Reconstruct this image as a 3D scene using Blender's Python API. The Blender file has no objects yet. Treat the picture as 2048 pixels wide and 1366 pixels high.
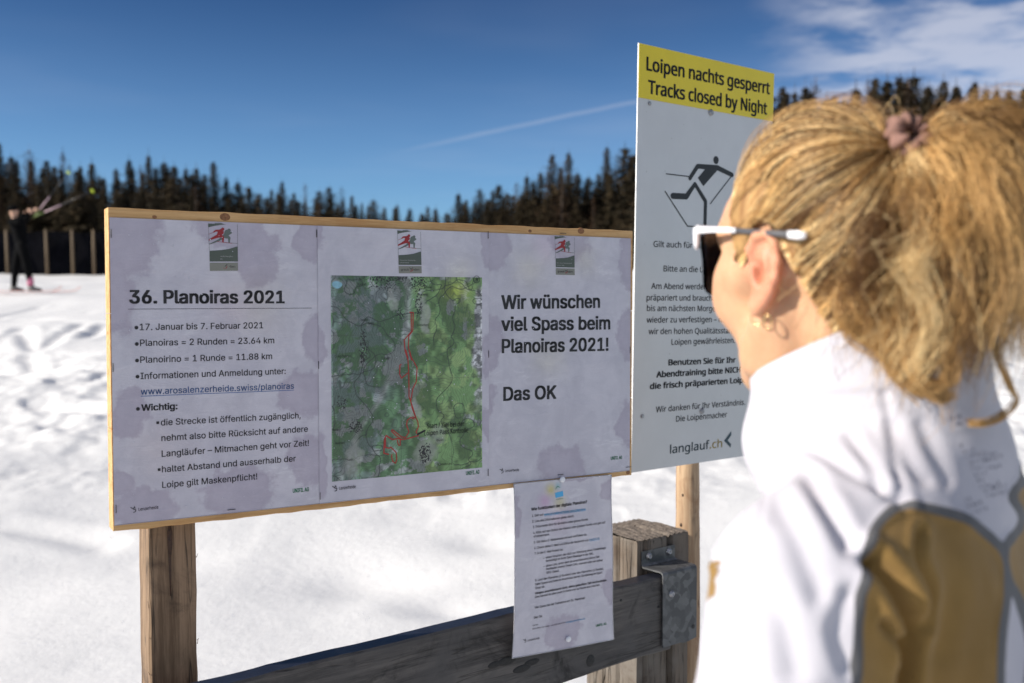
import bpy, math, os, random
import numpy as np
from math import sin, cos, radians, pi
rnd = random.Random(7)
rng = np.random.default_rng(11)
SC = bpy.context.scene
COL = SC.collection

# ------------------------------------------------------------------ camera, light, sky
F = 1991.0                       # focal length in pixels of the 2048 wide photograph (35 mm)
PITCH = math.atan((683 - 604) / F)
CZ = 1.55                        # eye height above the ground
cd = bpy.data.cameras.new('camera')
cd.sensor_width = 36.0
cd.lens = 36.0 * F / 2048
cd.clip_start = 0.05
cd.clip_end = 3000
cd.dof.use_dof = True
cd.dof.focus_distance = 1.56
cd.dof.aperture_fstop = 4.2
cd.dof.aperture_blades = 9
cam = bpy.data.objects.new('camera', cd)
cam.location = (0, 0, CZ)
cam.rotation_euler = (pi / 2 - PITCH, 0, 0)
COL.objects.link(cam)
SC.camera = cam
SC.render.resolution_x, SC.render.resolution_y = 1024, 683
SC.view_settings.view_transform = 'Standard'
SC.view_settings.look = 'None'
SC.view_settings.exposure = 0.46
SC.view_settings.gamma = 1.0
SC.view_settings.use_curve_mapping = False
SC.render.engine = 'CYCLES'
SC.cycles.use_denoising = True
SC.cycles.max_bounces = 6
SC.cycles.diffuse_bounces = 3
SC.cycles.glossy_bounces = 3
SC.cycles.transparent_max_bounces = 8

SUN_EL = radians(26)
SUN_H = np.array([-0.96, -0.27]); SUN_H /= np.linalg.norm(SUN_H)
SUN = np.array([SUN_H[0] * cos(SUN_EL), SUN_H[1] * cos(SUN_EL), sin(SUN_EL)])
ld = bpy.data.lights.new('sun', 'SUN')
ld.energy = 5.0
ld.angle = radians(0.5)
ld.color = (1.0, 0.93, 0.83)
lo = bpy.data.objects.new('sun', ld)
from mathutils import Vector, Matrix
lo.rotation_euler = Vector(-SUN).to_track_quat('-Z', 'Y').to_euler()
lo.location = (-20, -8, 20)
COL.objects.link(lo)

SKY_STRENGTH = 0.074
wd = bpy.data.worlds.new('World')
SC.world = wd
wd.use_nodes = True


def raydir(px, py):
    a = (px - 1024) / F; b = (683 - py) / F
    return np.array([a, cos(PITCH) + b * sin(PITCH), -sin(PITCH) + b * cos(PITCH)])


def at(px, py, Y):
    """world point seen at photograph pixel (px,py) at distance Y ahead"""
    d = raydir(px, py)
    return d * (Y / d[1]) + np.array([0, 0, CZ])


def project(P):
    P = np.asarray(P, float) - np.array([0, 0, CZ])
    x, y, z = P[..., 0], P[..., 1], P[..., 2]
    Z = y * cos(PITCH) - z * sin(PITCH); U = y * sin(PITCH) + z * cos(PITCH)
    return np.stack([1024 + F * x / Z, 683 - F * U / Z], -1)


# ---- node helpers
class NT:
    def __init__(s, tree):
        s.t = tree

    def n(s, kind, **kw):
        nd = s.t.nodes.new(kind)
        ins = kw.pop('ins', {})
        for k, v in kw.items():
            setattr(nd, k, v)
        for k, v in ins.items():
            s.set(nd, k, v)
        return nd

    def set(s, nd, k, v):
        sock = nd.inputs[k]
        if isinstance(v, bpy.types.NodeSocket):
            s.t.links.new(v, sock)
        elif isinstance(v, bpy.types.Node):
            s.t.links.new(v.outputs[0], sock)
        else:
            if isinstance(v, (tuple, list)) and len(v) == 3 and sock.type == 'RGBA':
                v = (*v, 1)
            sock.default_value = v

    def math(s, op, a, b=0.0, c=0.0, clamp=False):
        return s.n('ShaderNodeMath', operation=op, use_clamp=clamp, ins={0: a, 1: b, 2: c}).outputs[0]

    def vmath(s, op, a, b=(0, 0, 0)):
        nd = s.n('ShaderNodeVectorMath', operation=op, ins={0: a, 1: b})
        return nd.outputs['Value'] if op in ('DOT_PRODUCT', 'LENGTH', 'DISTANCE') else nd.outputs[0]

    def mix(s, f, a, b, blend='MIX'):
        nd = s.n('ShaderNodeMix', data_type='RGBA', blend_type=blend)
        s.set(nd, 0, f); s.set(nd, 6, a); s.set(nd, 7, b)
        return nd.outputs[2]

    def noise(s, vec, scale, detail=4, rough=0.55, dist=0.0):
        nd = s.n('ShaderNodeTexNoise', ins={'Scale': scale, 'Detail': detail, 'Roughness': rough, 'Distortion': dist})
        if vec is not None:
            s.set(nd, 'Vector', vec)
        return nd.outputs[0]

    def ramp(s, v, lo, hi, a=0.0, b=1.0):
        nd = s.n('ShaderNodeMapRange', interpolation_type='SMOOTHSTEP', ins={0: v, 1: lo, 2: hi, 3: a, 4: b})
        return nd.outputs[0]

    def attr(s, name, color=False):
        nd = s.n('ShaderNodeAttribute', attribute_name=name)
        return nd.outputs['Color'] if color else nd.outputs['Fac']

    def coords(s, scale=(1, 1, 1), kind='Object', rot=(0, 0, 0)):
        tc = s.n('ShaderNodeTexCoord')
        mp = s.n('ShaderNodeMapping', ins={'Vector': tc.outputs[kind], 'Scale': scale, 'Rotation': rot})
        return mp.outputs[0]


w = NT(wd.node_tree)
w.t.nodes.clear()
sky = w.n('ShaderNodeTexSky', sky_type='NISHITA', sun_disc=False)
sky.sun_elevation = SUN_EL
sky.sun_rotation = math.atan2(SUN[0], SUN[1])
sky.altitude = 2000
sky.air_density = 1.0
sky.dust_density = 0.4
sky.ozone_density = 2.0
tc = w.n('ShaderNodeTexCoord')
dirv = w.vmath('NORMALIZE', tc.outputs['Generated'])
sep = w.n('ShaderNodeSeparateXYZ', ins={0: dirv})
# project onto a flat cloud layer far above
zc = w.math('MAXIMUM', sep.outputs[2], 0.03)
cx = w.math('DIVIDE', sep.outputs[0], zc); cy = w.math('DIVIDE', sep.outputs[1], zc)
comb = w.n('ShaderNodeCombineXYZ', ins={0: cx, 1: cy, 2: 0.0})
n1 = w.noise(comb, 0.55, 7, 0.62, 0.6)
n2 = w.noise(comb, 2.6, 5, 0.6, 0.3)
nn = w.math('ADD', w.math('MULTIPLY', n1, 0.62), w.math('MULTIPLY', n2, 0.38))
# the cirrus field lies to the right of the view and carries on round behind
side = w.math('ADD', w.math('MULTIPLY', sep.outputs[0], 1.0), w.math('MULTIPLY', sep.outputs[1], -0.30))
field = w.ramp(side, -0.08, 0.06)
dens = w.math('MULTIPLY', w.ramp(nn, 0.38, 0.54), field, clamp=True)
thin = w.math('MULTIPLY', w.ramp(w.noise(comb, 0.25, 4), 0.45, 0.8), 0.15)
# contrail: a thin band along one great circle
a1 = raydir(700, 322); a2 = raydir(1275, 204)
nrm = np.cross(a1, a2); nrm /= np.linalg.norm(nrm)
a1n = a1 / np.linalg.norm(a1); tang = np.cross(nrm, a1n)
dn = w.math('ADD', w.vmath('DOT_PRODUCT', dirv, tuple(nrm)), w.math('MULTIPLY', w.math('SUBTRACT', w.noise(dirv, 14, 3), 0.5), 0.006))
al = w.vmath('DOT_PRODUCT', dirv, tuple(tang))
band = w.ramp(w.math('ABSOLUTE', dn), 0.0035, 0.0005)
band = w.math('MULTIPLY', band, w.math('MULTIPLY', w.ramp(al, 0.0, 0.16), w.ramp(w.noise(dirv, 9, 3), 0.25, 0.6)))
cl = w.math('MULTIPLY', w.math('MAXIMUM', w.math('MAXIMUM', w.math('MULTIPLY', dens, 0.66), thin), w.math('MULTIPLY', band, 0.2)), w.ramp(sep.outputs[2], 0.0, 0.06), clamp=True)
skyc = w.mix(1.0, sky.outputs[0], (0.66, 0.90, 1.15), 'MULTIPLY')
grad = w.mix(w.ramp(sep.outputs[2], 0.10, 0.36), (1.04, 1.04, 1.0), (0.32, 0.43, 0.54))
skyc = w.mix(1.0, skyc, grad, 'MULTIPLY')
skyc = w.mix(cl, skyc, (6.6, 6.8, 7.8))
bg = w.n('ShaderNodeBackground', ins={0: skyc, 1: SKY_STRENGTH})
wo = w.n('ShaderNodeOutputWorld', ins={0: bg})


# ------------------------------------------------------------------ helpers
def tag(o, label=None, cat=None, group=None, kind=None):
    if label: o['label'] = label
    if cat: o['category'] = cat
    if group: o['group'] = group
    if kind: o['kind'] = kind
    return o


def empty(name, loc, label=None, cat=None, group=None, rot=0.0):
    o = bpy.data.objects.new(name, None)
    o.empty_display_size = 0.1
    o.location = loc
    o.rotation_euler = (0, 0, rot)
    COL.objects.link(o)
    return tag(o, label, cat, group)


def mesh_from(name, V, Fc, mats=None, smooth=False, midx=None, attrs=None):
    me = bpy.data.meshes.new(name)
    V = np.asarray(V, np.float32)
    if isinstance(Fc, np.ndarray) and Fc.ndim == 2:
        k = Fc.shape[1]; nf = len(Fc)
        me.vertices.add(len(V)); me.vertices.foreach_set('co', V.ravel())
        me.loops.add(nf * k); me.loops.foreach_set('vertex_index', Fc.astype(np.int32).ravel())
        me.polygons.add(nf)
        me.polygons.foreach_set('loop_start', np.arange(0, nf * k, k, dtype=np.int32))
    else:
        me.from_pydata([tuple(map(float, v)) for v in V], [], [tuple(int(i) for i in f) for f in Fc])
    for m in (mats if isinstance(mats, (list, tuple)) else [mats]):
        if m: me.materials.append(m)
    if midx is not None:
        me.polygons.foreach_set('material_index', np.asarray(midx, np.int32))
    me.update(calc_edges=True)
    if attrs:
        for k, v in attrs.items():
            v = np.asarray(v, np.float32)
            if v.ndim == 1:
                a = me.attributes.new(k, 'FLOAT', 'POINT'); a.data.foreach_set('value', v)
            else:
                a = me.attributes.new(k, 'FLOAT_COLOR', 'POINT')
                c = np.ones((len(v), 4), np.float32); c[:, :3] = v
                a.data.foreach_set('color', c.ravel())
    if smooth:
        me.polygons.foreach_set('use_smooth', np.ones(len(me.polygons), bool))
    me.update()
    return me


def add(name, me, parent=None, loc=None, world=None):
    o = bpy.data.objects.new(name, me)
    COL.objects.link(o)
    if parent: o.parent = parent
    if loc is not None: o.location = loc
    return o


class MB:
    """collects simple shapes into one mesh"""
    def __init__(s):
        s.v = []; s.f = []; s.m = []

    def quadbox(s, lo, hi, bev=0.0, m=0, M=None, taper=None):
        x0, y0, z0 = lo; x1, y1, z1 = hi
        b = bev
        if b <= 0:
            pts = [(x0, y0, z0), (x1, y0, z0), (x1, y1, z0), (x0, y1, z0), (x0, y0, z1), (x1, y0, z1), (x1, y1, z1), (x0, y1, z1)]
            fs = [(0, 3, 2, 1), (4, 5, 6, 7), (0, 1, 5, 4), (1, 2, 6, 5), (2, 3, 7, 6), (3, 0, 4, 7)]
        else:
            pts = []
            def ring(z, i):
                return [(x0 + i, y0, z), (x1 - i, y0, z), (x1, y0 + i, z), (x1, y1 - i, z), (x1 - i, y1, z), (x0 + i, y1, z), (x0, y1 - i, z), (x0, y0 + i, z)]
            def inset(z):
                return [(x0 + b, y0 + b, z), (x1 - b, y0 + b, z), (x1 - b, y0 + b, z), (x1 - b, y1 - b, z), (x1 - b, y1 - b, z), (x0 + b, y1 - b, z), (x0 + b, y1 - b, z), (x0 + b, y0 + b, z)]
            rings = [inset(z0), ring(z0 + b, b), ring(z1 - b, b), inset(z1)]
            for r in rings: pts += r
            fs = []
            for k in range(3):
                for j in range(8):
                    fs.append((k * 8 + j, k * 8 + (j + 1) % 8, (k + 1) * 8 + (j + 1) % 8, (k + 1) * 8 + j))
            fs.append(tuple(reversed(range(8)))); fs.append(tuple(range(24, 32)))
        n = len(s.v)
        if M is not None:
            pts = [tuple(M @ Vector(p)) for p in pts]
        s.v += pts
        s.f += [tuple(i + n for i in f) for f in fs]; s.m += [m] * len(fs)
        return s

    def tube(s, pts, rad, seg=8, m=0, cap=True):
        pts = [np.array(p, float) for p in pts]
        if not hasattr(rad, '__len__'): rad = [rad] * len(pts)
        n0 = len(s.v)
        up = None
        for i, p in enumerate(pts):
            t = pts[min(i + 1, len(pts) - 1)] - pts[max(i - 1, 0)]
            t /= (np.linalg.norm(t) + 1e-12)
            if up is None:
                up = np.array([0, 0, 1.0]) if abs(t[2]) < 0.9 else np.array([1.0, 0, 0])
            a = np.cross(t, up); a /= np.linalg.norm(a); b = np.cross(a, t); up = b
            for k in range(seg):
                q = 2 * pi * k / seg
                s.v.append(tuple(p + rad[i] * (cos(q) * a + sin(q) * b)))
        for i in range(len(pts) - 1):
            for k in range(seg):
                s.f.append((n0 + i * seg + k, n0 + i * seg + (k + 1) % seg, n0 + (i + 1) * seg + (k + 1) % seg, n0 + (i + 1) * seg + k)); s.m.append(m)
        if cap:
            s.f.append(tuple(n0 + k for k in reversed(range(seg)))); s.m.append(m)
            e = n0 + (len(pts) - 1) * seg
            s.f.append(tuple(e + k for k in range(seg))); s.m.append(m)
        return s

    def lathe(s, prof, seg=16, M=None, m=0):
        n0 = len(s.v)
        for (r, z) in prof:
            for k in range(seg):
                q = 2 * pi * k / seg
                p = (r * cos(q), r * sin(q), z)
                if M is not None: p = tuple(M @ Vector(p))
                s.v.append(p)
        for i in range(len(prof) - 1):
            for k in range(seg):
                s.f.append((n0 + i * seg + k, n0 + i * seg + (k + 1) % seg, n0 + (i + 1) * seg + (k + 1) % seg, n0 + (i + 1) * seg + k)); s.m.append(m)
        s.f.append(tuple(n0 + k for k in reversed(range(seg)))); s.m.append(m)
        e = n0 + (len(prof) - 1) * seg
        s.f.append(tuple(e + k for k in range(seg))); s.m.append(m)
        return s

    def build(s, name, mats, parent=None, smooth=False, loc=None):
        me = mesh_from(name, s.v, s.f, mats, smooth, s.m)
        return add(name, me, parent, loc)


# ---- numpy noise
def _hash(ix, iy, iz, seed):
    h = (ix.astype(np.int64) * 374761393 + iy.astype(np.int64) * 668265263 + iz.astype(np.int64) * 2147483647 + seed * 1442695041) & 0xFFFFFFFF
    h = ((h ^ (h >> 13)) * 1274126177) & 0xFFFFFFFF
    h = ((h ^ (h >> 16)) * 2246822519) & 0xFFFFFFFF
    return ((h ^ (h >> 15)) & 0xFFFF) / 65535.0


def vnoise(x, y, z=None, seed=0):
    x = np.asarray(x, float); y = np.asarray(y, float)
    z = np.zeros_like(x) if z is None else np.asarray(z, float)
    xi, yi, zi = np.floor(x), np.floor(y), np.floor(z)
    fx, fy, fz = x - xi, y - yi, z - zi
    fx, fy, fz = (t * t * t * (t * (t * 6 - 15) + 10) for t in (fx, fy, fz))
    r = 0
    for dz in (0, 1):
        wz = fz if dz else 1 - fz
        if dz and not np.any(fz): continue
        for dy in (0, 1):
            wy = fy if dy else 1 - fy
            for dx in (0, 1):
                wx = fx if dx else 1 - fx
                r = r + wx * wy * wz * _hash(xi + dx, yi + dy, zi + dz, seed)
    return r


def fbm(x, y, z=None, oct=4, seed=0, gain=0.5):
    s = 0; a = 1; n = 0; k = 1.0
    for i in range(oct):
        s = s + a * vnoise(x * k, y * k, None if z is None else z * k, seed + i * 17)
        n += a; a *= gain; k *= 2.03
    return s / n


def smooth(x, a, b):
    t = np.clip((np.asarray(x, float) - a) / (b - a), 0, 1)
    return t * t * (3 - 2 * t)


# ---- signed distance fields meshed with surface nets (bodies, clothes, head)
class Field:
    def __init__(s, xs, ys, zs, big=0.06):
        s.x, s.y, s.z = (np.asarray(q, np.float32) for q in (xs, ys, zs))
        s.F = np.full((len(s.x), len(s.y), len(s.z)), big, np.float32)

    def sub(s, lo, hi, m):
        sl = []
        for ax, l, h in zip((s.x, s.y, s.z), lo, hi):
            i0 = max(0, np.searchsorted(ax, l - m) - 1); i1 = min(len(ax), np.searchsorted(ax, h + m) + 1)
            sl.append(slice(i0, max(i1, i0 + 1)))
        return tuple(sl), s.x[sl[0]][:, None, None], s.y[sl[1]][None, :, None], s.z[sl[2]][None, None, :]

    def comb(s, sl, d, k, op='u'):
        A = s.F[sl]
        if op == 'u':
            if k > 0:
                h = np.maximum(k - np.abs(A - d), 0) / k
                s.F[sl] = np.minimum(A, d) - h * h * k * 0.25
            else: s.F[sl] = np.minimum(A, d)
        else:
            d = -d
            h = np.maximum(k - np.abs(A - d), 0) / max(k, 1e-6)
            s.F[sl] = np.maximum(A, d) + h * h * k * 0.25

    def ell(s, c, r, k=0.01, op='u', R=None):
        m = 0.05; rm = max(r)
        lo = [c[i] - (r[i] if R is None else rm) for i in range(3)]; hi = [c[i] + (r[i] if R is None else rm) for i in range(3)]
        sl, X, Y, Z = s.sub(lo, hi, m)
        X = X - c[0]; Y = Y - c[1]; Z = Z - c[2]
        if R is not None:
            R = np.asarray(R, np.float32)  # rows = local axes
            X, Y, Z = (R[i, 0] * X + R[i, 1] * Y + R[i, 2] * Z for i in range(3))
        k0 = np.sqrt((X / r[0]) ** 2 + (Y / r[1]) ** 2 + (Z / r[2]) ** 2)
        k1 = np.sqrt((X / r[0] ** 2) ** 2 + (Y / r[1] ** 2) ** 2 + (Z / r[2] ** 2) ** 2) + 1e-6
        s.comb(sl, (k0 * (k0 - 1) / k1).astype(np.float32), k, op)

    def cap(s, a, b, ra, rb=None, k=0.01, op='u', m=0.05):
        rb = ra if rb is None else rb
        a = np.asarray(a, float); b = np.asarray(b, float); r = max(ra, rb)
        sl, X, Y, Z = s.sub(np.minimum(a, b) - r, np.maximum(a, b) + r, m)
        d = b - a; L2 = float(d @ d) + 1e-12
        t = np.clip(((X - a[0]) * d[0] + (Y - a[1]) * d[1] + (Z - a[2]) * d[2]) / L2, 0, 1)
        D = np.sqrt((X - a[0] - t * d[0]) ** 2 + (Y - a[1] - t * d[1]) ** 2 + (Z - a[2] - t * d[2]) ** 2) - (ra + (rb - ra) * t)
        s.comb(sl, D.astype(np.float32), k, op)

    def path(s, pts, rad, k=0.01, op='u'):
        if not hasattr(rad, '__len__'): rad = [rad] * len(pts)
        for i in range(len(pts) - 1):
            s.cap(pts[i], pts[i + 1], rad[i], rad[i + 1], k, op)

    def mesh(s):
        Fd = s.F; S = Fd < 0
        nx, ny, nz = Fd.shape
        c = [S[i:nx - 1 + i, j:ny - 1 + j, l:nz - 1 + l] for i in (0, 1) for j in (0, 1) for l in (0, 1)]
        anyc = np.logical_or.reduce(c); allc = np.logical_and.reduce(c)
        act = anyc & ~allc
        ii, jj, kk = np.nonzero(act)
        idx = np.full(act.shape, -1, np.int64); idx[ii, jj, kk] = np.arange(len(ii))
        acc = np.zeros((len(ii), 3)); cnt = np.zeros(len(ii))
        ax = (s.x, s.y, s.z)
        cor = [(i, j, l) for i in (0, 1) for j in (0, 1) for l in (0, 1)]
        for a in range(8):
            for b in range(a + 1, 8):
                ca, cb = cor[a], cor[b]
                if sum(abs(p - q) for p, q in zip(ca, cb)) != 1: continue
                fa = Fd[ii + ca[0], jj + ca[1], kk + ca[2]]; fb = Fd[ii + cb[0], jj + cb[1], kk + cb[2]]
                m = (fa < 0) != (fb < 0)
                t = np.where(m, fa / np.where(m, fa - fb, 1), 0)
                for d_, base in enumerate((ii, jj, kk)):
                    pa = ax[d_][base + ca[d_]]; pb = ax[d_][base + cb[d_]]
                    acc[:, d_] += np.where(m, pa + t * (pb - pa), 0)
                cnt += m
        V = acc / cnt[:, None]
        faces = []
        for axis in range(3):
            sl0 = [slice(None)] * 3; sl1 = [slice(None)] * 3
            sl0[axis] = slice(0, -1); sl1[axis] = slice(1, None)
            A = S[tuple(sl0)]; B = S[tuple(sl1)]
            e = A != B
            p = np.nonzero(e)
            o1, o2 = [q for q in range(3) if q != axis]
            ok = (p[o1] > 0) & (p[o2] > 0) & (p[o1] < Fd.shape[o1] - 1) & (p[o2] < Fd.shape[o2] - 1)
            p = [q[ok] for q in p]
            def cell(d1, d2):
                q = [p[0].copy(), p[1].copy(), p[2].copy()]
                q[o1] = q[o1] - d1; q[o2] = q[o2] - d2
                return idx[q[0], q[1], q[2]]
            quad = np.stack([cell(1, 1), cell(0, 1), cell(0, 0), cell(1, 0)], 1)
            inside = A[p[0], p[1], p[2]]
            flip = inside if axis != 1 else ~inside
            quad[~flip] = quad[~flip][:, ::-1]
            faces.append(quad)
        Fc = np.concatenate(faces)
        Fc = Fc[(Fc >= 0).all(1)]
        return V, Fc


def relax(V, Fc, it=2, lam=0.5):
    E = np.concatenate([Fc[:, [i, (i + 1) % 4]] for i in range(4)])
    E = np.concatenate([E, E[:, ::-1]])
    deg = np.bincount(E[:, 0], minlength=len(V))[:, None]
    for q in range(it):
        for l_ in (lam, -lam * 0.9):
            s = np.stack([np.bincount(E[:, 0], V[E[:, 1], d], minlength=len(V)) for d in range(3)], 1) / np.maximum(deg, 1)
            V = V + l_ * (s - V)
    return V


def vnormals(V, Fc):
    a = V[Fc[:, 2]] - V[Fc[:, 0]]; b = V[Fc[:, 3]] - V[Fc[:, 1]]
    n = np.cross(a, b)
    N = np.zeros_like(V)
    for i in range(4):
        for d in range(3):
            N[:, d] += np.bincount(Fc[:, i], n[:, d], minlength=len(V))
    return N / (np.linalg.norm(N, axis=1, keepdims=True) + 1e-12)


def grid_axis(lo, hi, step, flo=None, fhi=None, fstep=None):
    if flo is None: return np.arange(lo, hi + step, step)
    return np.concatenate([np.arange(lo, flo, step), np.arange(flo, fhi, fstep), np.arange(fhi, hi + step, step)])


# ------------------------------------------------------------------ materials
def material(name):
    m = bpy.data.materials.new(name)
    m.use_nodes = True
    t = NT(m.node_tree)
    b = m.node_tree.nodes['Principled BSDF']
    return m, t, b


def simple(name, col, rough=0.6, metal=0.0, var=0.15, scale=30, bump=0.1, bscale=None, spec=0.5, kind='Object', bdist=0.002, coat=0):
    m, t, b = material(name)
    v = t.coords(kind=kind)
    nz = t.noise(v, scale, 5, 0.6)
    c = t.mix(t.ramp(nz, 0.25, 0.75), tuple(x * (1 - var) for x in col), tuple(min(1, x * (1 + var)) for x in col))
    t.set(b, 'Base Color', c); t.set(b, 'Roughness', rough); t.set(b, 'Metallic', metal)
    t.set(b, 'Specular IOR Level', spec)
    if coat: t.set(b, 'Coat Weight', coat)
    if bump:
        bn = t.n('ShaderNodeBump', ins={'Strength': bump, 'Distance': bdist, 'Height': t.noise(v, bscale or scale * 3, 6, 0.6)})
        t.set(b, 'Normal', bn)
    return m


def wood(name, c1, c2, axis=0, rings=60, knots=0.0, grey=None, bump=0.35, rough=0.7, cracks=0.0, dark=(0.05, 0.03, 0.02), dirt=0.0, knotscale=(3, 9)):
    """grain runs along the local axis"""
    m, t, b = material(name)
    sc = [1.0, 1.0, 1.0]; sc[axis] = 0.06
    v = t.coords(tuple(sc))
    raw = t.coords()
    warp = t.noise(raw, 6, 3)
    vv = t.n('ShaderNodeVectorMath', operation='ADD', ins={0: v, 1: t.vmath('MULTIPLY', t.n('ShaderNodeTexNoise', ins={'Vector': v, 'Scale': 9.0, 'Detail': 2}).outputs[1], (0.03, 0.03, 0.03))}).outputs[0]
    g1 = t.noise(vv, rings, 3, 0.6, 0.4)
    g2 = t.noise(vv, rings * 6, 4, 0.7)
    g = t.math('ADD', t.math('MULTIPLY', g1, 0.6), t.math('MULTIPLY', g2, 0.4))
    col = t.mix(t.ramp(g, 0.36, 0.64), c1, c2)
    if grey:
        col = t.mix(t.ramp(t.noise(raw, 7, 5, 0.65), 0.35, 0.65), col, grey)
    if dirt:
        col = t.mix(t.math('MULTIPLY', t.ramp(t.noise(raw, 11, 6, 0.7, 0.8), 0.5, 0.72), dirt), col, dark)
    if knots:
        ks = [knotscale[1]] * 3; ks[axis] = knotscale[0]
        vo = t.n('ShaderNodeTexVoronoi', ins={'Vector': t.coords(tuple(ks)), 'Scale': 1.0, 'Randomness': 1.0}).outputs[0]
        k = t.ramp(vo, 0.13, 0.05)
        col = t.mix(t.math('MULTIPLY', k, knots), col, (c1[0] * 0.35, c1[1] * 0.28, c1[2] * 0.22))
    h = g
    if cracks:
        cs = [1.0, 1.0, 1.0]; cs[axis] = 0.045
        cr = t.noise(t.coords(tuple(cs)), 55, 2, 0.5, 0.2)
        ck = t.ramp(t.math('ABSOLUTE', t.math('SUBTRACT', cr, 0.5)), 0.018, 0.0)
        ck = t.math('MULTIPLY', ck, t.ramp(t.noise(raw, 9, 2), 0.42, 0.55))
        col = t.mix(t.math('MULTIPLY', ck, cracks), col, (0.02, 0.016, 0.012))
        h = t.math('SUBTRACT', g, t.math('MULTIPLY', ck, 1.5))
    t.set(b, 'Base Color', col); t.set(b, 'Roughness', rough); t.set(b, 'Specular IOR Level', 0.3)
    bn = t.n('ShaderNodeBump', ins={'Strength': bump, 'Distance': 0.0015, 'Height': h})
    t.set(b, 'Normal', bn)
    return m


M = {}
M['pine'] = wood('pine_wood', (0.50, 0.27, 0.105), (0.68, 0.43, 0.20), 0, 70, knots=0.85, knotscale=(7, 34), bump=0.2, dirt=0.15)
M['postwood'] = wood('rough_sawn_wood', (0.135, 0.085, 0.05), (0.30, 0.20, 0.125), 2, 55, knots=0.8, cracks=0.7, dirt=0.75, dark=(0.05, 0.032, 0.022), bump=0.6)
M['weathered'] = wood('weathered_post_wood', (0.070, 0.055, 0.043), (0.165, 0.13, 0.10), 2, 42, cracks=0.9, dirt=0.45, grey=(0.16, 0.14, 0.12), bump=0.8, rough=0.85)
M['endgrain'] = simple('end_grain_wood', (0.13, 0.108, 0.09), 0.85, var=0.5, scale=80, bump=0.8, bscale=160, bdist=0.003)
M['railwood'] = wood('dark_rail_wood', (0.042, 0.039, 0.038), (0.135, 0.122, 0.112), 0, 60, knots=0.6, knotscale=(4, 16), cracks=0.5, grey=(0.085, 0.08, 0.078), bump=0.5, dirt=0.8, dark=(0.014, 0.012, 0.012), rough=0.7)
M['railtop'] = simple('dark_rail_top', (0.012, 0.014, 0.024), 0.42, var=0.3, scale=40, bump=0.3, spec=0.6)  # blue-black, slightly glossy top face of the rail
M['stake'] = wood('peeled_round_wood', (0.28, 0.17, 0.10), (0.50, 0.36, 0.23), 2, 26, knots=0.9, knotscale=(9, 22), dirt=0.7, dark=(0.22, 0.10, 0.04), cracks=0.5, bump=0.4)
M['white'] = simple('white_plastic', (0.82, 0.82, 0.84), 0.3, var=0.02)
M['black'] = simple('black_print', (0.012, 0.012, 0.014), 0.5, var=0.1, bump=0)
M['ink'] = simple('faded_black_ink', (0.018, 0.017, 0.02), 0.5, var=0.2, scale=60, bump=0)
M['blue_ink'] = simple('blue_ink', (0.05, 0.13, 0.34), 0.5, bump=0)
M['cyan_ink'] = simple('cyan_ink', (0.08, 0.38, 0.66), 0.5, bump=0)
M['green_ink'] = simple('green_ink', (0.02, 0.20, 0.09), 0.5, bump=0)
M['dark_green'] = simple('grey_green_ink', (0.085, 0.105, 0.085), 0.5, var=0.1, bump=0)
M['olive_grey'] = simple('olive_grey_ink', (0.235, 0.235, 0.20), 0.5, var=0.05, bump=0)
M['mid_grey'] = simple('grey_skier_ink', (0.12, 0.145, 0.13), 0.5, bump=0)
M['red_ink'] = simple('red_ink', (0.30, 0.02, 0.025), 0.5, var=0.1, bump=0)
M['route_red'] = simple('route_red_ink', (0.40, 0.035, 0.03), 0.5, var=0.2, scale=80, bump=0)
M['pale_print'] = simple('pale_print', (0.42, 0.42, 0.40), 0.5, bump=0)
M['teal_ink'] = simple('dark_teal_print', (0.02, 0.055, 0.075), 0.5, bump=0)
M['gold_ink'] = simple('gold_print', (0.50, 0.36, 0.07), 0.5, bump=0)
M['steel'] = simple('dark_steel', (0.35, 0.35, 0.36), 0.32, metal=0.9, var=0.2, scale=200)
M['dark_steel'] = simple('staple_steel', (0.09, 0.085, 0.08), 0.45, metal=0.7)


def galvanised():
    m, t, b = material('galvanised_steel')
    v = t.coords()
    vo = t.n('ShaderNodeTexVoronoi', feature='F1', ins={'Vector': t.vmath('ADD', v, t.vmath('MULTIPLY', t.n('ShaderNodeTexNoise', ins={'Vector': v, 'Scale': 60.0, 'Detail': 3}).outputs[1], (0.012, 0.012, 0.012))), 'Scale': 70.0})
    g = t.n('ShaderNodeSeparateColor', ins={0: vo.outputs[1]}).outputs[0]
    n = t.noise(v, 40, 5, 0.6)
    k = t.math('ADD', t.math('MULTIPLY', g, 0.55), t.math('MULTIPLY', n, 0.45))
    c = t.mix(t.ramp(k, 0.3, 0.75), (0.075, 0.077, 0.08), (0.125, 0.128, 0.132))
    t.set(b, 'Base Color', c); t.set(b, 'Metallic', 0.35)
    t.set(b, 'Roughness', t.ramp(k, 0.3, 0.8, 0.55, 0.4))
    bn = t.n('ShaderNodeBump', ins={'Strength': 0.15, 'Distance': 0.001, 'Height': k})
    t.set(b, 'Normal', bn)
    return m


M['zinc'] = galvanised()


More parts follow.
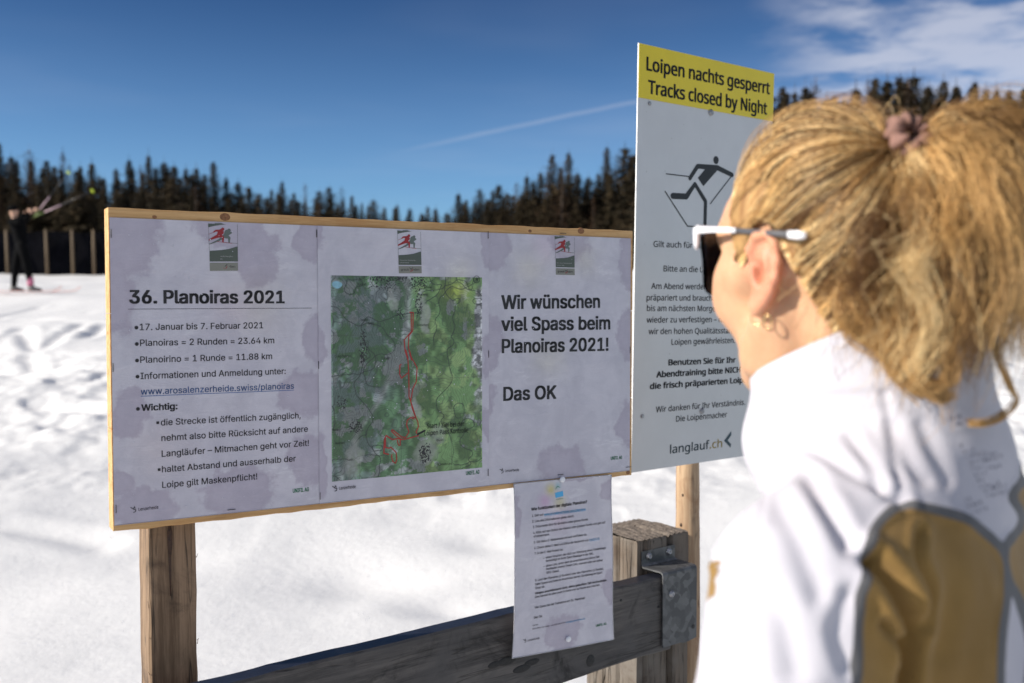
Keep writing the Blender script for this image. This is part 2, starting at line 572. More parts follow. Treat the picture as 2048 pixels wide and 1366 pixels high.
def snow_mat():
    m, t, b = material('snow')
    v = t.coords()
    n1 = t.noise(v, 0.7, 5, 0.6); n2 = t.noise(v, 14, 6, 0.65); n3 = t.noise(v, 160, 3, 0.6)
    c = t.mix(t.ramp(n1, 0.3, 0.7), (0.73, 0.732, 0.73), (0.80, 0.798, 0.79))
    t.set(b, 'Base Color', c); t.set(b, 'Roughness', 0.7); t.set(b, 'Specular IOR Level', 0.25)
    h = t.math('ADD', t.math('MULTIPLY', n2, 0.8), t.math('MULTIPLY', n3, 0.25))
    bn = t.n('ShaderNodeBump', ins={'Strength': 0.5, 'Distance': 0.015, 'Height': h})
    t.set(b, 'Normal', bn)
    # single ice crystals turned at random that catch the sun
    vo = t.n('ShaderNodeTexVoronoi', ins={'Vector': v, 'Scale': 34.0})
    spot = t.ramp(vo.outputs[0], 0.16, 0.12)
    rc = vo.outputs[1]
    pick = t.math('GREATER_THAN', t.n('ShaderNodeSeparateColor', ins={0: rc}).outputs[2], 0.90)
    nv = t.vmath('SUBTRACT', rc, (0.5, 0.5, 0.5))
    nrm = t.vmath('NORMALIZE', t.vmath('ADD', t.vmath('MULTIPLY', nv, (1.2, 1.2, 1.0)), (0, 0, 0.9)))
    gl = t.n('ShaderNodeBsdfGlossy', ins={'Color': (1, 1, 1), 'Roughness': 0.12, 'Normal': nrm})
    ms = t.n('ShaderNodeMixShader', ins={0: t.math('MULTIPLY', t.math('MULTIPLY', spot, pick), 0.85), 1: b.outputs[0], 2: gl.outputs[0]})
    out = [n for n in m.node_tree.nodes if n.type == 'OUTPUT_MATERIAL'][0]
    t.t.links.new(ms.outputs[0], out.inputs[0])
    return m


M['snow'] = snow_mat()


def paper_mat():
    """laminated paper: attribute stain = water-soaked patches, tint = printed / bled colour"""
    m, t, b = material('laminated_paper')
    v = t.coords()
    st = t.attr('stain')
    st = t.math('ADD', st, t.math('MULTIPLY', t.math('SUBTRACT', t.noise(v, 55, 5, 0.65), 0.5), 0.35))
    edge = t.math('MULTIPLY', t.ramp(st, 0.43, 0.50), t.ramp(st, 0.66, 0.50))
    k = t.ramp(st, 0.46, 0.54)
    n = t.noise(v, 18, 6, 0.65, 0.5)
    base = t.mix(t.ramp(n, 0.3, 0.7), (0.53, 0.512, 0.575), (0.63, 0.608, 0.665))
    # silvery creases where the laminate has come away
    sc = t.n('ShaderNodeTexNoise', ins={'Vector': t.coords((1.0, 1.0, 3.2)), 'Scale': 16.0, 'Detail': 9.0, 'Roughness': 0.72, 'Distortion': 1.2}).outputs[0]
    w1 = t.ramp(sc, 0.53, 0.68)
    w1 = t.math('MULTIPLY', w1, t.ramp(t.noise(v, 5, 3), 0.42, 0.62))
    base = t.mix(t.math('MULTIPLY', w1, 0.65), base, (0.78, 0.77, 0.80))
    stc = t.mix(t.ramp(t.noise(v, 30, 5, 0.7), 0.3, 0.7), (0.38, 0.335, 0.42), (0.455, 0.405, 0.49))
    base = t.mix(t.math('MULTIPLY', k, 0.62), base, stc)
    base = t.mix(t.math('MULTIPLY', edge, 0.25), base, (0.36, 0.31, 0.39))
    tint = t.attr('tint', True)
    base = t.mix(1.0, base, tint, 'MULTIPLY')
    t.set(b, 'Base Color', base); t.set(b, 'Roughness', 0.5)
    t.set(b, 'Specular IOR Level', 0.35)
    t.set(b, 'Coat Weight', 0.35); t.set(b, 'Coat Roughness', t.ramp(sc, 0.4, 0.7, 0.16, 0.35))
    h = t.math('ADD', t.math('MULTIPLY', sc, 1.0), t.math('MULTIPLY', t.noise(v, 140, 3), 0.12))
    bn = t.n('ShaderNodeBump', ins={'Strength': 0.30, 'Distance': 0.002, 'Height': h})
    bn.inputs['Strength'].default_value = 0.5
    t.set(b, 'Normal', bn); t.set(b, 'Coat Normal', bn)
    return m


M['paper'] = paper_mat()


def map_mat():
    m, t, b = material('printed_map')
    v = t.coords()
    t.set(b, 'Base Color', t.attr('print', True))
    t.set(b, 'Roughness', 0.5); t.set(b, 'Specular IOR Level', 0.35)
    t.set(b, 'Coat Weight', 0.35); t.set(b, 'Coat Roughness', 0.25)
    sc = t.noise(v, 22, 8, 0.7, 1.0)
    bn = t.n('ShaderNodeBump', ins={'Strength': 0.25, 'Distance': 0.002, 'Height': sc})
    t.set(b, 'Normal', bn); t.set(b, 'Coat Normal', bn)
    return m


M['map'] = map_mat()
M['film'] = None


def film():
    m, t, b = material('clear_laminate_edge')
    t.set(b, 'Base Color', (0.62, 0.62, 0.66)); t.set(b, 'Roughness', 0.2); t.set(b, 'Transmission Weight', 0.6); t.set(b, 'IOR', 1.3)
    t.set(b, 'Normal', t.n('ShaderNodeBump', ins={'Strength': 0.2, 'Distance': 0.001, 'Height': t.noise(t.coords(), 60, 3)}))
    return m


M['film'] = film()
m_, t_, b_ = material('water_drop')
t_.set(b_, 'Base Color', (0.66, 0.65, 0.72)); t_.set(b_, 'Roughness', 0.12); t_.set(b_, 'Transmission Weight', 0.0); t_.set(b_, 'IOR', 1.33)  # opaque pale colour stands in for the highlights on the drops
t_.set(b_, 'Normal', t_.n('ShaderNodeBump', ins={'Strength': 0.05, 'Height': t_.noise(t_.coords(), 300, 2)}))
M['drop'] = m_

# ------------------------------------------------------------------ terrain
def ground_h(x, y):
    x = np.asarray(x, float); y = np.asarray(y, float)
    d = np.maximum(y - 4.2, 0)
    h = 0.105 * np.minimum(d, 16.5) * smooth(d, -0.5, 2.5)
    h = h + 0.073 * np.clip(y - 20.7, 0, 11)
    h = h + 0.012 * np.clip(y - 31.7, 0, 60) + 0.05 * np.clip(y - 91.7, 0, 400)
    h = h + 0.05 * smooth(x, 8, 40) * np.clip(y - 25, 0, 60)
    return h


def ground_pt(px, py):
    d = raydir(px, py); lo, hi = 2.0, 60.0
    for _ in range(40):
        Y = (lo + hi) / 2; z = CZ + d[2] / d[1] * Y
        if z > float(ground_h(d[0] / d[1] * Y, Y)): lo = Y
        else: hi = Y
    return np.array([d[0] / d[1] * lo, lo])


FURROWS = [(np.array([ground_pt(*q) for q in pts]), w_, d_) for pts, w_, d_ in (
    (((-60, 690), (0, 672), (45, 655), (58, 690), (75, 700), (110, 685), (150, 660), (165, 648)), 0.10, 0.05),
    (((55, 710), (70, 738), (110, 745), (200, 748)), 0.09, 0.04), (((165, 680), (185, 668), (205, 655)), 0.12, 0.06),
    (((-40, 640), (20, 625), (80, 612)), 0.08, 0.03), (((0, 1068), (60, 1072), (150, 1082), (200, 1090)), 0.10, 0.03), (((-50, 830), (60, 822), (200, 835)), 0.15, 0.05))]


def ground_full(x, y):
    h = ground_h(x, y)
    # soft drifts
    h = h + 0.20 * (fbm(x * 0.45, y * 0.35, oct=3, seed=3) - 0.5) * smooth(y, 1.5, 5)
    # churned, footprinted snow in bands across the slope
    churn = smooth(fbm(x * 0.16 + 3, y * 0.42, oct=3, seed=9), 0.44, 0.60) * smooth(y, 6.0, 8.0) * (1 - smooth(y, 15.5, 18.0))
    churn = np.maximum(churn, 0.85 * smooth(y, 7.0, 8.2) * (1 - smooth(y, 11.5, 14.0)))
    lump = fbm(x * 3.6 + 0.6 * fbm(x, y, oct=2, seed=2), y * 2.4, oct=5, seed=21, gain=0.62)
    ridge = 1 - np.abs(2 * fbm(x * 1.5 + 7, y * 2.6, oct=3, seed=33) - 1)
    h = h + churn * (0.09 * (lump - 0.5) + 0.055 * (ridge - 0.75))
    # dents and single steps
    pit = smooth(vnoise(x * 3.1, y * 1.9, seed=55), 0.80, 0.93) * smooth(y, 5.0, 7.5)
    h = h - 0.045 * pit * (0.25 + 0.75 * churn) * (1 - smooth(y, 19, 22))
    # two shallow hollows in the near drift
    for (hx, hy, r, d) in ((-0.75, 5.3, 0.32, 0.05), (-0.35, 4.9, 0.20, 0.04), (-0.15, 5.9, 0.22, 0.04), (-2.1, 5.6, 0.4, 0.04)):
        h = h - d * np.exp(-(((x - hx) / r) ** 2 + ((y - hy) / (r * 0.8)) ** 2))
    # groomed track edges near the skier: long shallow furrows
    u = y - 17.0 - 0.25 * x - 0.8 * np.sin(x * 0.35)
    h = h - 0.05 * np.exp(-(u / 0.12) ** 2) - 0.05 * np.exp(-((y - 15.6 + 0.12 * x - 0.5 * np.sin(x * 0.5 + 1)) / 0.12) ** 2) * smooth(x, -14, -3)
    for P_, w_, d_ in FURROWS:
        lo = P_.min(0) - 1; hi = P_.max(0) + 1
        m_ = (x > lo[0]) & (x < hi[0]) & (y > lo[1]) & (y < hi[1])
        if not m_.any(): continue
        q = np.stack([x[m_], y[m_]], 1); dd = np.full(len(q), 9.0)
        for a_, c_ in zip(P_[:-1], P_[1:]):
            e_ = c_ - a_; t_ = np.clip(((q - a_) @ e_) / (e_ @ e_), 0, 1); dd = np.minimum(dd, np.hypot(*(q - a_ - t_[:, None] * e_).T))
        d_ = d_ * 0.7
        h[m_] += -d_ * np.exp(-(dd / w_) ** 2) + 0.5 * d_ * np.exp(-((dd - 2.1 * w_) / w_) ** 2)
    h = h + 0.03 * (fbm(x * 7, y * 7, oct=3, seed=70) - 0.5) * (0.12 + churn)
    return h


def build_ground():
    ys = [-6.0, -4, -2, -1, 0, 0.8, 1.6, 2.2, 2.8]
    y = 3.1
    while y < 36:
        ys.append(y); y += max(0.022, 0.0052 * y)
    while y < 600:
        ys.append(y); y *= 1.08
    ys = np.array(ys)
    us = np.linspace(-1, 1, 680)
    us = np.sign(us) * (np.abs(us) ** 1.25)
    halfw = np.maximum(5.0, 0.85 * np.abs(ys) + 4.0)
    X = us[None, :] * halfw[:, None]; Y = np.repeat(ys[:, None], len(us), 1)
    Z = ground_full(X, Y)
    V = np.stack([X, Y, Z], -1).reshape(-1, 3)
    n = len(us); r = np.arange(len(ys) - 1)[:, None] * n; c = np.arange(n - 1)[None, :]
    a = (r + c).ravel()
    Fc = np.stack([a, a + 1, a + n + 1, a + n], 1)
    o = add('snow_ground', mesh_from('snow_ground', V, Fc, M['snow'], True))
    tag(o, 'white sunlit snow field rising from the sign boards to the fence and forest', None, None, 'structure')


build_ground()


# ------------------------------------------------------------------ forest
def leaf_mat(name, c1, c2):
    m, t, b = material(name)
    oi = t.n('ShaderNodeObjectInfo').outputs['Random']
    v = t.coords()
    c = t.mix(t.ramp(t.noise(v, 1.3, 4), 0.3, 0.7), c1, c2)
    c = t.mix(t.math('MULTIPLY', oi, 0.6), c, tuple(x * 0.55 for x in c1))
    t.set(b, 'Base Color', c); t.set(b, 'Roughness', 0.75); t.set(b, 'Specular IOR Level', 0.2)
    return m


M['needles'] = leaf_mat('spruce_needles', (0.024, 0.022, 0.012), (0.085, 0.058, 0.030))
M['larch'] = leaf_mat('bare_larch_twigs', (0.075, 0.045, 0.028), (0.15, 0.09, 0.05))
M['bark'] = simple('bark', (0.06, 0.045, 0.035), 0.9, var=0.4, scale=5, bump=0.5)


def tree_meshes(seed, H, R, larch=False):
    r = np.random.default_rng(seed)
    pw = 0.62 + 0.5 * r.random(); R = R * (0.8 + 0.55 * r.random())
    tb = MB()
    pts = [(0, 0, -0.5), (0.05, 0, H * 0.3), (0.02, 0.05, H * 0.65), (0, 0, H * 0.99)]
    tb.tube(pts, [0.20, 0.15, 0.09, 0.015], 7)
    trunk = mesh_from('trunk', tb.v, tb.f, M['bark'], True, tb.m)
    V = []; Fc = []
    z = H * (0.10 if not larch else 0.18)
    while z < H * 0.995:
        q = z / H
        rad = R * (1 - q) ** pw * (0.65 + 0.6 * r.random()) + 0.10
        nb = int(5 + 7 * (1 - q)) if not larch else int(4 + 3 * (1 - q))
        a0 = r.random() * 6.28; lop = r.random() * 6.28; lopk = 0.35 * r.random()
        for b_ in range(nb):
            an = a0 + 6.283 * b_ / nb + r.normal() * 0.25
            L = rad * (0.45 + 0.8 * r.random()) * (1 + lopk * cos(an - lop))
            droop = (0.28 + 0.25 * r.random()) * (1 if not larch else 0.3)
            nseg = max(3, int(L / 0.28))
            for k in range(nseg):
                s = (k + 0.6) / nseg
                cx_ = cos(an) * L * s; cy_ = sin(an) * L * s
                cz_ = z - droop * L * s * (1.25 - 0.6 * s) + (0.10 * s if not larch else 0.25 * s * L)
                for t in range(3 if not larch else 2):
                    wd_ = (0.34 if not larch else 0.16) * (1.1 - 0.5 * s) * (0.7 + 0.6 * r.random()) * (0.45 + 0.75 * (1 - q))
                    ln = (0.42 if not larch else 0.5) * (0.7 + 0.6 * r.random()) * (0.4 + 0.8 * (1 - q))
                    ang = an + r.normal() * 0.7
                    dv = np.array([cos(ang), sin(ang), -0.35 + r.normal() * 0.25]) * ln
                    sv = np.array([-sin(ang), cos(ang), r.normal() * 0.5]) * wd_ * 0.5
                    hv = np.array([0, 0, -0.22 * r.random()]) if not larch else np.zeros(3)
                    c0 = np.array([cx_, cy_, cz_]) + r.normal(size=3) * 0.06
                    n = len(V)
                    V += [c0 - sv, c0 + sv, c0 + dv + sv * 0.3 + hv, c0 + dv - sv * 0.3 + hv]
                    Fc.append((n, n + 1, n + 2, n + 3))
        z += (0.30 + 0.12 * r.random()) * (0.7 + 0.6 * (1 - q)) * (1.0 if not larch else 1.25)
    # leader tip
    n = len(V)
    V += [np.array([-0.05, 0, H * 0.95]), np.array([0.05, 0, H * 0.95]), np.array([0.01, 0, H * 1.05]), np.array([-0.01, 0, H * 1.05])]
    Fc.append((n, n + 1, n + 2, n + 3))
    crown = mesh_from('crown', np.array(V), np.array(Fc), M['larch'] if larch else M['needles'])
    return trunk, crown, H


SPR = [tree_meshes(100 + i, 15.0 + i * 0.6, 3.9 + 0.5 * (i % 4)) for i in range(10)]
LAR = [tree_meshes(200 + i, 15.0 + i, 3.4 + 0.4 * i, True) for i in range(3)]
TREE_GROUP = {'L': 'dark conifers of the forest behind the snow field on the left', 'M': 'conifers of the forest edge between the notice board and the tall sign', 'R': 'tall conifers on the slope behind the woman'}


def place_tree(px, topy, Y, larch=False, label=None):
    """stand a tree at distance Y in the direction px, tall enough for its tip to reach topy"""
    d = raydir(px, 600)
    x = d[0] / d[1] * Y
    g = float(ground_h(x, Y))
    top = at(px, topy, Y)[2]
    H = top - g
    tr, cr, H0 = rnd.choice(LAR if larch else SPR)
    s = H / H0
    zone = 'L' if px < 880 else ('M' if px < 1300 else 'R')
    e = empty('larch_tree' if larch else 'spruce_tree', (x, Y, g), None, 'tree', TREE_GROUP[zone], rnd.random() * 6.28)
    lab = {('L', False): 'dark spruce in the shaded forest behind the netting fence and skier',
           ('L', True): 'bare brownish larch among the spruces of the left forest',
           ('M', False): 'dark spruce in the forest edge seen above the right half of the notice board',
           ('M', True): 'brownish larch in the forest edge left of the tall sign',
           ('R', False): 'spruce on the slope behind the blonde woman and the yellow-topped sign',
           ('R', True): 'brownish larch on the slope behind the blonde woman'}[(zone, larch)]
    e['label'] = label or lab
    wf = (0.75 + 0.75 * rnd.random())
    e.scale = (wf * s ** 0.7, wf * s ** 0.7, s)
    for nm, me in (('trunk', tr), ('crown', cr)):
        o = bpy.data.objects.new(nm, me); COL.objects.link(o); o.parent = e


SKY_LINE = [(-120, 250), (-70, 280), (-25, 262), (2, 283), (28, 312), (64, 300), (98, 318), (131, 304), (165, 330), (188, 322), (204, 352), (236, 334), (262, 318), (285, 330), (301, 306), (332, 322), (352, 330), (375, 336), (396, 332), (412, 345), (430, 320), (455, 352), (479, 362), (500, 372), (521, 385), (545, 378), (566, 362), (590, 382), (612, 366), (640, 380), (660, 372), (684, 374), (705, 390), (725, 405), (748, 398), (770, 412), (795, 408), (820, 414), (845, 424), (856, 410), (872, 414), (893, 424), (917, 386), (933, 396), (960, 376), (985, 380), (997, 368), (1015, 384), (1033, 364), (1054, 350), (1066, 360), (1081, 344), (1104, 306), (1120, 330), (1137, 304), (1155, 345), (1176, 352), (1196, 345), (1213, 291), (1232, 330), (1249, 293), (1268, 305),
            (1300, 290), (1335, 262), (1370, 275), (1405, 250), (1440, 240), (1475, 215), (1510, 205), (1535, 190), (1560, 172), (1585, 178), (1606, 170), (1626, 168), (1664, 190), (1682, 196), (1706, 172), (1730, 158), (1745, 150), (1768, 156), (1793, 152), (1806, 160), (1821, 150), (1850, 172), (1880, 160), (1905, 170), (1942, 162), (1965, 178), (1985, 176), (2010, 182), (2040, 176), (2080, 170), (2125, 182), (2170, 165), (2230, 178), (2300, 170)]
ORD = ('first second third fourth fifth sixth seventh eighth ninth tenth eleventh twelfth thirteenth fourteenth fifteenth sixteenth seventeenth eighteenth nineteenth twentieth').split()
TENS = {2: 'twenty', 3: 'thirty', 4: 'forty', 5: 'fifty', 6: 'sixty'}
def ordinal(n):
    if n <= 20: return ORD[n - 1]
    t, u = divmod(n, 10)
    return (TENS[t] + '-' + ORD[u - 1]) if u else TENS[t][:-1] + 'ieth'
larch_px = {64, 131, 285, 612, 684, 1033, 1232, 1626, 1730}
cnt = [0, 0]
for px, ty in SKY_LINE:
    Y = 88 if px < 880 else (74 if px < 1300 else 60)
    kind_ = 'brownish larch' if px in larch_px else 'dark spruce'
    if px < 0: lab_ = None
    elif px < 1260:
        cnt[0] += 1; lab_ = kind_ + ', ' + ordinal(cnt[0]) + ' treetop from the left on the skyline left of the tall sign'
    elif px > 1545:
        cnt[1] += 1; lab_ = kind_ + ', ' + ordinal(cnt[1]) + ' treetop to the right of the yellow sign header'
    else: lab_ = None
    place_tree(px, ty + 2, Y + rnd.uniform(-4, 4), px in larch_px, lab_)


def skyline(px):
    xs = [a for a, b in SKY_LINE]; ys_ = [b for a, b in SKY_LINE]
    return float(np.interp(px, xs, ys_))


i = 0
for rowi, (dy, drop, step) in enumerate(((-7, 34, 33), (5, 14, 25), (-12, 66, 44))):
    px = -140 + rowi * 9
    while px < 2330:
        Y = (88 if px < 880 else (74 if px < 1300 else 60)) + dy + rnd.uniform(-2, 2)
        ty = max(skyline(px - 14), skyline(px + 14), skyline(px)) + drop * rnd.uniform(0.35, 1.6)
        if not (1340 < px < 1500 and rowi == 2):
            place_tree(px, ty, Y, rnd.random() < (0.26 if rowi == 0 else 0.10))
        px += step * rnd.uniform(0.75, 1.25) * (1.15 if px > 1300 else 1.0)

# ------------------------------------------------------------------ netting fence far left
M['net'] = simple('black_netting', (0.004, 0.004, 0.006), 0.9, spec=0.05, var=0.4, scale=3, bump=0.4, bscale=9, bdist=0.05)
M['fpost'] = wood('fence_stake_wood', (0.10, 0.07, 0.045), (0.20, 0.145, 0.09), 2, 20, bump=0.3)
fe = empty('netting_fence', (-14.5, 30.0, 0), 'black windbreak netting on wooden stakes along the forest edge behind the skier', 'fence')
YF = 29.5
def fence_y(x): return YF + 0.10 * (x + 14.5)
xs = np.linspace(-24, -2.5, 90)
nv = []
for j, fz in enumerate(np.linspace(0, 1, 9)):
    for x in xs:
        g = float(ground_h(x, fence_y(x)))
        ztop = 1.24 + 0.03 * sin(x * 3.1)
        nv.append((x + 14.5, fence_y(x) - 30.0 + 0.035 * sin(x * 2.1 + fz * 5) + 0.02 * sin(x * 7), g - 0.15 + (ztop + 0.15) * fz))
nf = []
for j in range(8):
    for k in range(len(xs) - 1):
        a = j * len(xs) + k
        nf.append((a, a + 1, a + 1 + len(xs), a + len(xs)))
nb_ = [(x, y + 0.012, z) for x, y, z in nv]
N0 = len(nv)
nf += [tuple(i_ + N0 for i_ in reversed(f)) for f in nf]
add('netting', mesh_from('netting', nv + nb_, nf, M['net'], True), fe)
for px in (-180, -110, -45, 20, 99, 150, 192, 240, 290, 345, 400, 460, 520, 585, 650):
    d = raydir(px, 600); t_x = d[0] / d[1]
    Yp = YF
    for _ in range(5): Yp = fence_y(t_x * Yp)
    x = t_x * Yp; g = float(ground_h(x, Yp))
    mb = MB(); l_ = rnd.uniform(-0.03, 0.03)
    mb.tube([(x + 14.5, Yp - 30.09, g - 0.3), (x + 14.5 + l_, Yp - 30.09, g + 0.6), (x + 14.5 + l_ * 2, Yp - 30.09, g + 1.30)], [0.045, 0.043, 0.04], 8)
    mb.build('fence_post', M['fpost'], fe, True)

# orange barrier netting and teal marker far right, below the ponytail
M['orange'] = simple('orange_barrier_plastic', (0.62, 0.22, 0.06), 0.6, var=0.3, scale=8, bump=0.3)
M['teal'] = simple('teal_cloth', (0.12, 0.50, 0.52), 0.6, var=0.1)
be = empty('barrier_fence', (11.0, 22.0, float(ground_h(11.0, 22.0))), 'orange plastic barrier netting on thin stakes across the snow behind the ponytail', 'fence')
mb = MB()
gz = lambda x, y: float(ground_h(x, y)) - float(ground_h(11.0, 22.0))
for k in range(9):          # horizontal bands
    zz = 0.08 + k * 0.11
    pts = [(x - 11.0, 0.15 * sin(x * 1.3), gz(x, 22) + zz - 0.05 * abs(sin(x * 1.57))) for x in np.linspace(9.2, 15.0, 30)]
    for p, q in zip(pts[:-1], pts[1:]):
        n = len(mb.v)
        mb.v += [(p[0], p[1], p[2]), (q[0], q[1], q[2]), (q[0], q[1], q[2] + 0.07), (p[0], p[1], p[2] + 0.07)]
        mb.f.append((n, n + 1, n + 2, n + 3)); mb.m.append(0)
for x in np.linspace(9.2, 15.0, 60):
    mb.quadbox((x - 11.02, 0.15 * sin(x * 1.3) - 0.006, gz(x, 22) + 0.05), (x - 10.98, 0.15 * sin(x * 1.3) + 0.006, gz(x, 22) + 1.02))
mb.build('barrier_mesh', M['orange'], be)
for x in (9.2, 11.0, 12.9, 14.9):
    MB().tube([(x - 11, 0.1, gz(x, 22) - 0.2), (x - 11, 0.1, gz(x, 22) + 1.25)], 0.025, 8).build('fence_post', M['fpost'], be, True)

# ------------------------------------------------------------------ lettering
FDIR = os.path.join(bpy.utils.system_resource('DATAFILES') or '', 'fonts')
def font(fn):
    try:
        return bpy.data.fonts.load(os.path.join(FDIR, fn), check_existing=True)
    except Exception:
        return None
SANS = font('Inter.woff2')
HUMAN = font('NotoSansHebrew-Regular.woff2')
_caps = {}


def cap_height(fnt):
    k = fnt.name if fnt else ''
    if k not in _caps:
        _caps[k] = 1.0
        _caps[k] = float(glyphs('H', fnt, 0)[0][:, 1].max())
    return _caps[k]


def glyphs(text, fnt, off):
    """2D triangles of a line at size 1: verts (n,2), faces"""
    c = bpy.data.curves.new('line', 'FONT'); c.body = text
    if fnt: c.font = fnt
    c.size = 1.0; c.resolution_u = 2
    o = bpy.data.objects.new('line', c); COL.objects.link(o)
    cu = o.to_curve(bpy.context.evaluated_depsgraph_get())
    from mathutils.geometry import interpolate_bezier, delaunay_2d_cdt
    loops = []
    for sp_ in cu.splines:
        pts = []
        if sp_.type == 'BEZIER':
            bp = sp_.bezier_points; m = len(bp)
            for i_ in range(m):
                a, b_ = bp[i_], bp[(i_ + 1) % m]
                straight = a.handle_right_type == 'VECTOR' and b_.handle_left_type == 'VECTOR'
                k = 2 if straight else 4
                pts += [(v.x, v.y) for v in interpolate_bezier(a.co, a.handle_right, b_.handle_left, b_.co, k)[:-1]]
        else:
            pts = [(q.co.x, q.co.y) for q in sp_.points]
        if len(pts) > 2: loops.append(np.array(pts))
    o.to_curve_clear()
    bpy.data.objects.remove(o); bpy.data.curves.remove(c)
    # group overlapping contours and fill each group by winding number
    V = []; Fc = []; n0 = 0
    loops.sort(key=lambda l: l[:, 0].min())
    groups = []
    for l in loops:
        x0, x1 = l[:, 0].min(), l[:, 0].max()
        if groups and x0 < groups[-1][1] - 1e-4:
            groups[-1][0].append(l); groups[-1][1] = max(groups[-1][1], x1)
        else:
            groups.append([[l], x1])
    for ls, _ in groups:
        pts = np.concatenate(ls); ed = []; k = 0
        for l in ls:
            ed += [(k + i_, k + (i_ + 1) % len(l)) for i_ in range(len(l))]; k += len(l)
        vv, _e, ff, *_r = delaunay_2d_cdt([Vector(q) for q in pts], ed, [], 0, 1e-5)
        vv = np.array([(q.x, q.y) for q in vv]); ff = np.array([tuple(f)[:3] for f in ff])
        cen_ = vv[ff].mean(1)
        wn = np.zeros(len(ff))
        for l in ls:
            a = l; b_ = np.roll(l, -1, 0)
            ay = a[None, :, 1] > cen_[:, None, 1]; by = b_[None, :, 1] > cen_[:, None, 1]
            crs = (b_[None, :, 0] - a[None, :, 0]) * (cen_[:, None, 1] - a[None, :, 1]) - (cen_[:, None, 0] - a[None, :, 0]) * (b_[None, :, 1] - a[None, :, 1])
            wn += ((~ay & by) & (crs > 0)).sum(1) - ((ay & ~by) & (crs < 0)).sum(1)
        ff = ff[wn != 0]
        V.append(vv); Fc += [tuple(int(i_) + n0 for i_ in f) for f in ff]; n0 += len(vv)
    V = np.concatenate(V)
    if off > 0.004:            # heavier weight: the same outline struck several times, each a hair higher
        n = len(V); VV = [V]; FF = list(Fc)
        for dx, dy in ((-off, -off * .5), (off, -off * .5), (-off, off * .5), (off, off * .5)):
            FF += [tuple(i + n * len(VV) for i in f) for f in Fc]
            VV.append(V + np.array([dx, dy]))
        V = np.concatenate(VV); Fc = FF
    return V, Fc


def homography(src, dst):
    A = []; B = []
    for (x, y), (u, v) in zip(src, dst):
        A.append([x, y, 1, 0, 0, 0, -u * x, -u * y]); B.append(u)
        A.append([0, 0, 0, x, y, 1, -v * x, -v * y]); B.append(v)
    h = np.linalg.solve(np.array(A), np.array(B))
    return np.append(h, 1).reshape(3, 3)


class Face:
    """a flat printed face: local metric coordinates (x right, z up) on a plane or a slightly bent sheet"""
    def __init__(s, P, W, H):
        s.P, s.W, s.H = P, W, H
        z_ = np.array([0.0]); s.N = (P(z_, z_, 1.0) - P(z_, z_, 0.0))[0]
        loc = [(0, 0), (W, 0), (W, H), (0, H)]
        px = [tuple(project(P(np.array([a]), np.array([b]), 0.0)[0])) for a, b in loc]
        s.Hm = homography(px, loc)

    def loc(s, px, py):
        v = s.Hm @ np.array([px, py, 1.0]); return v[:2] / v[2]


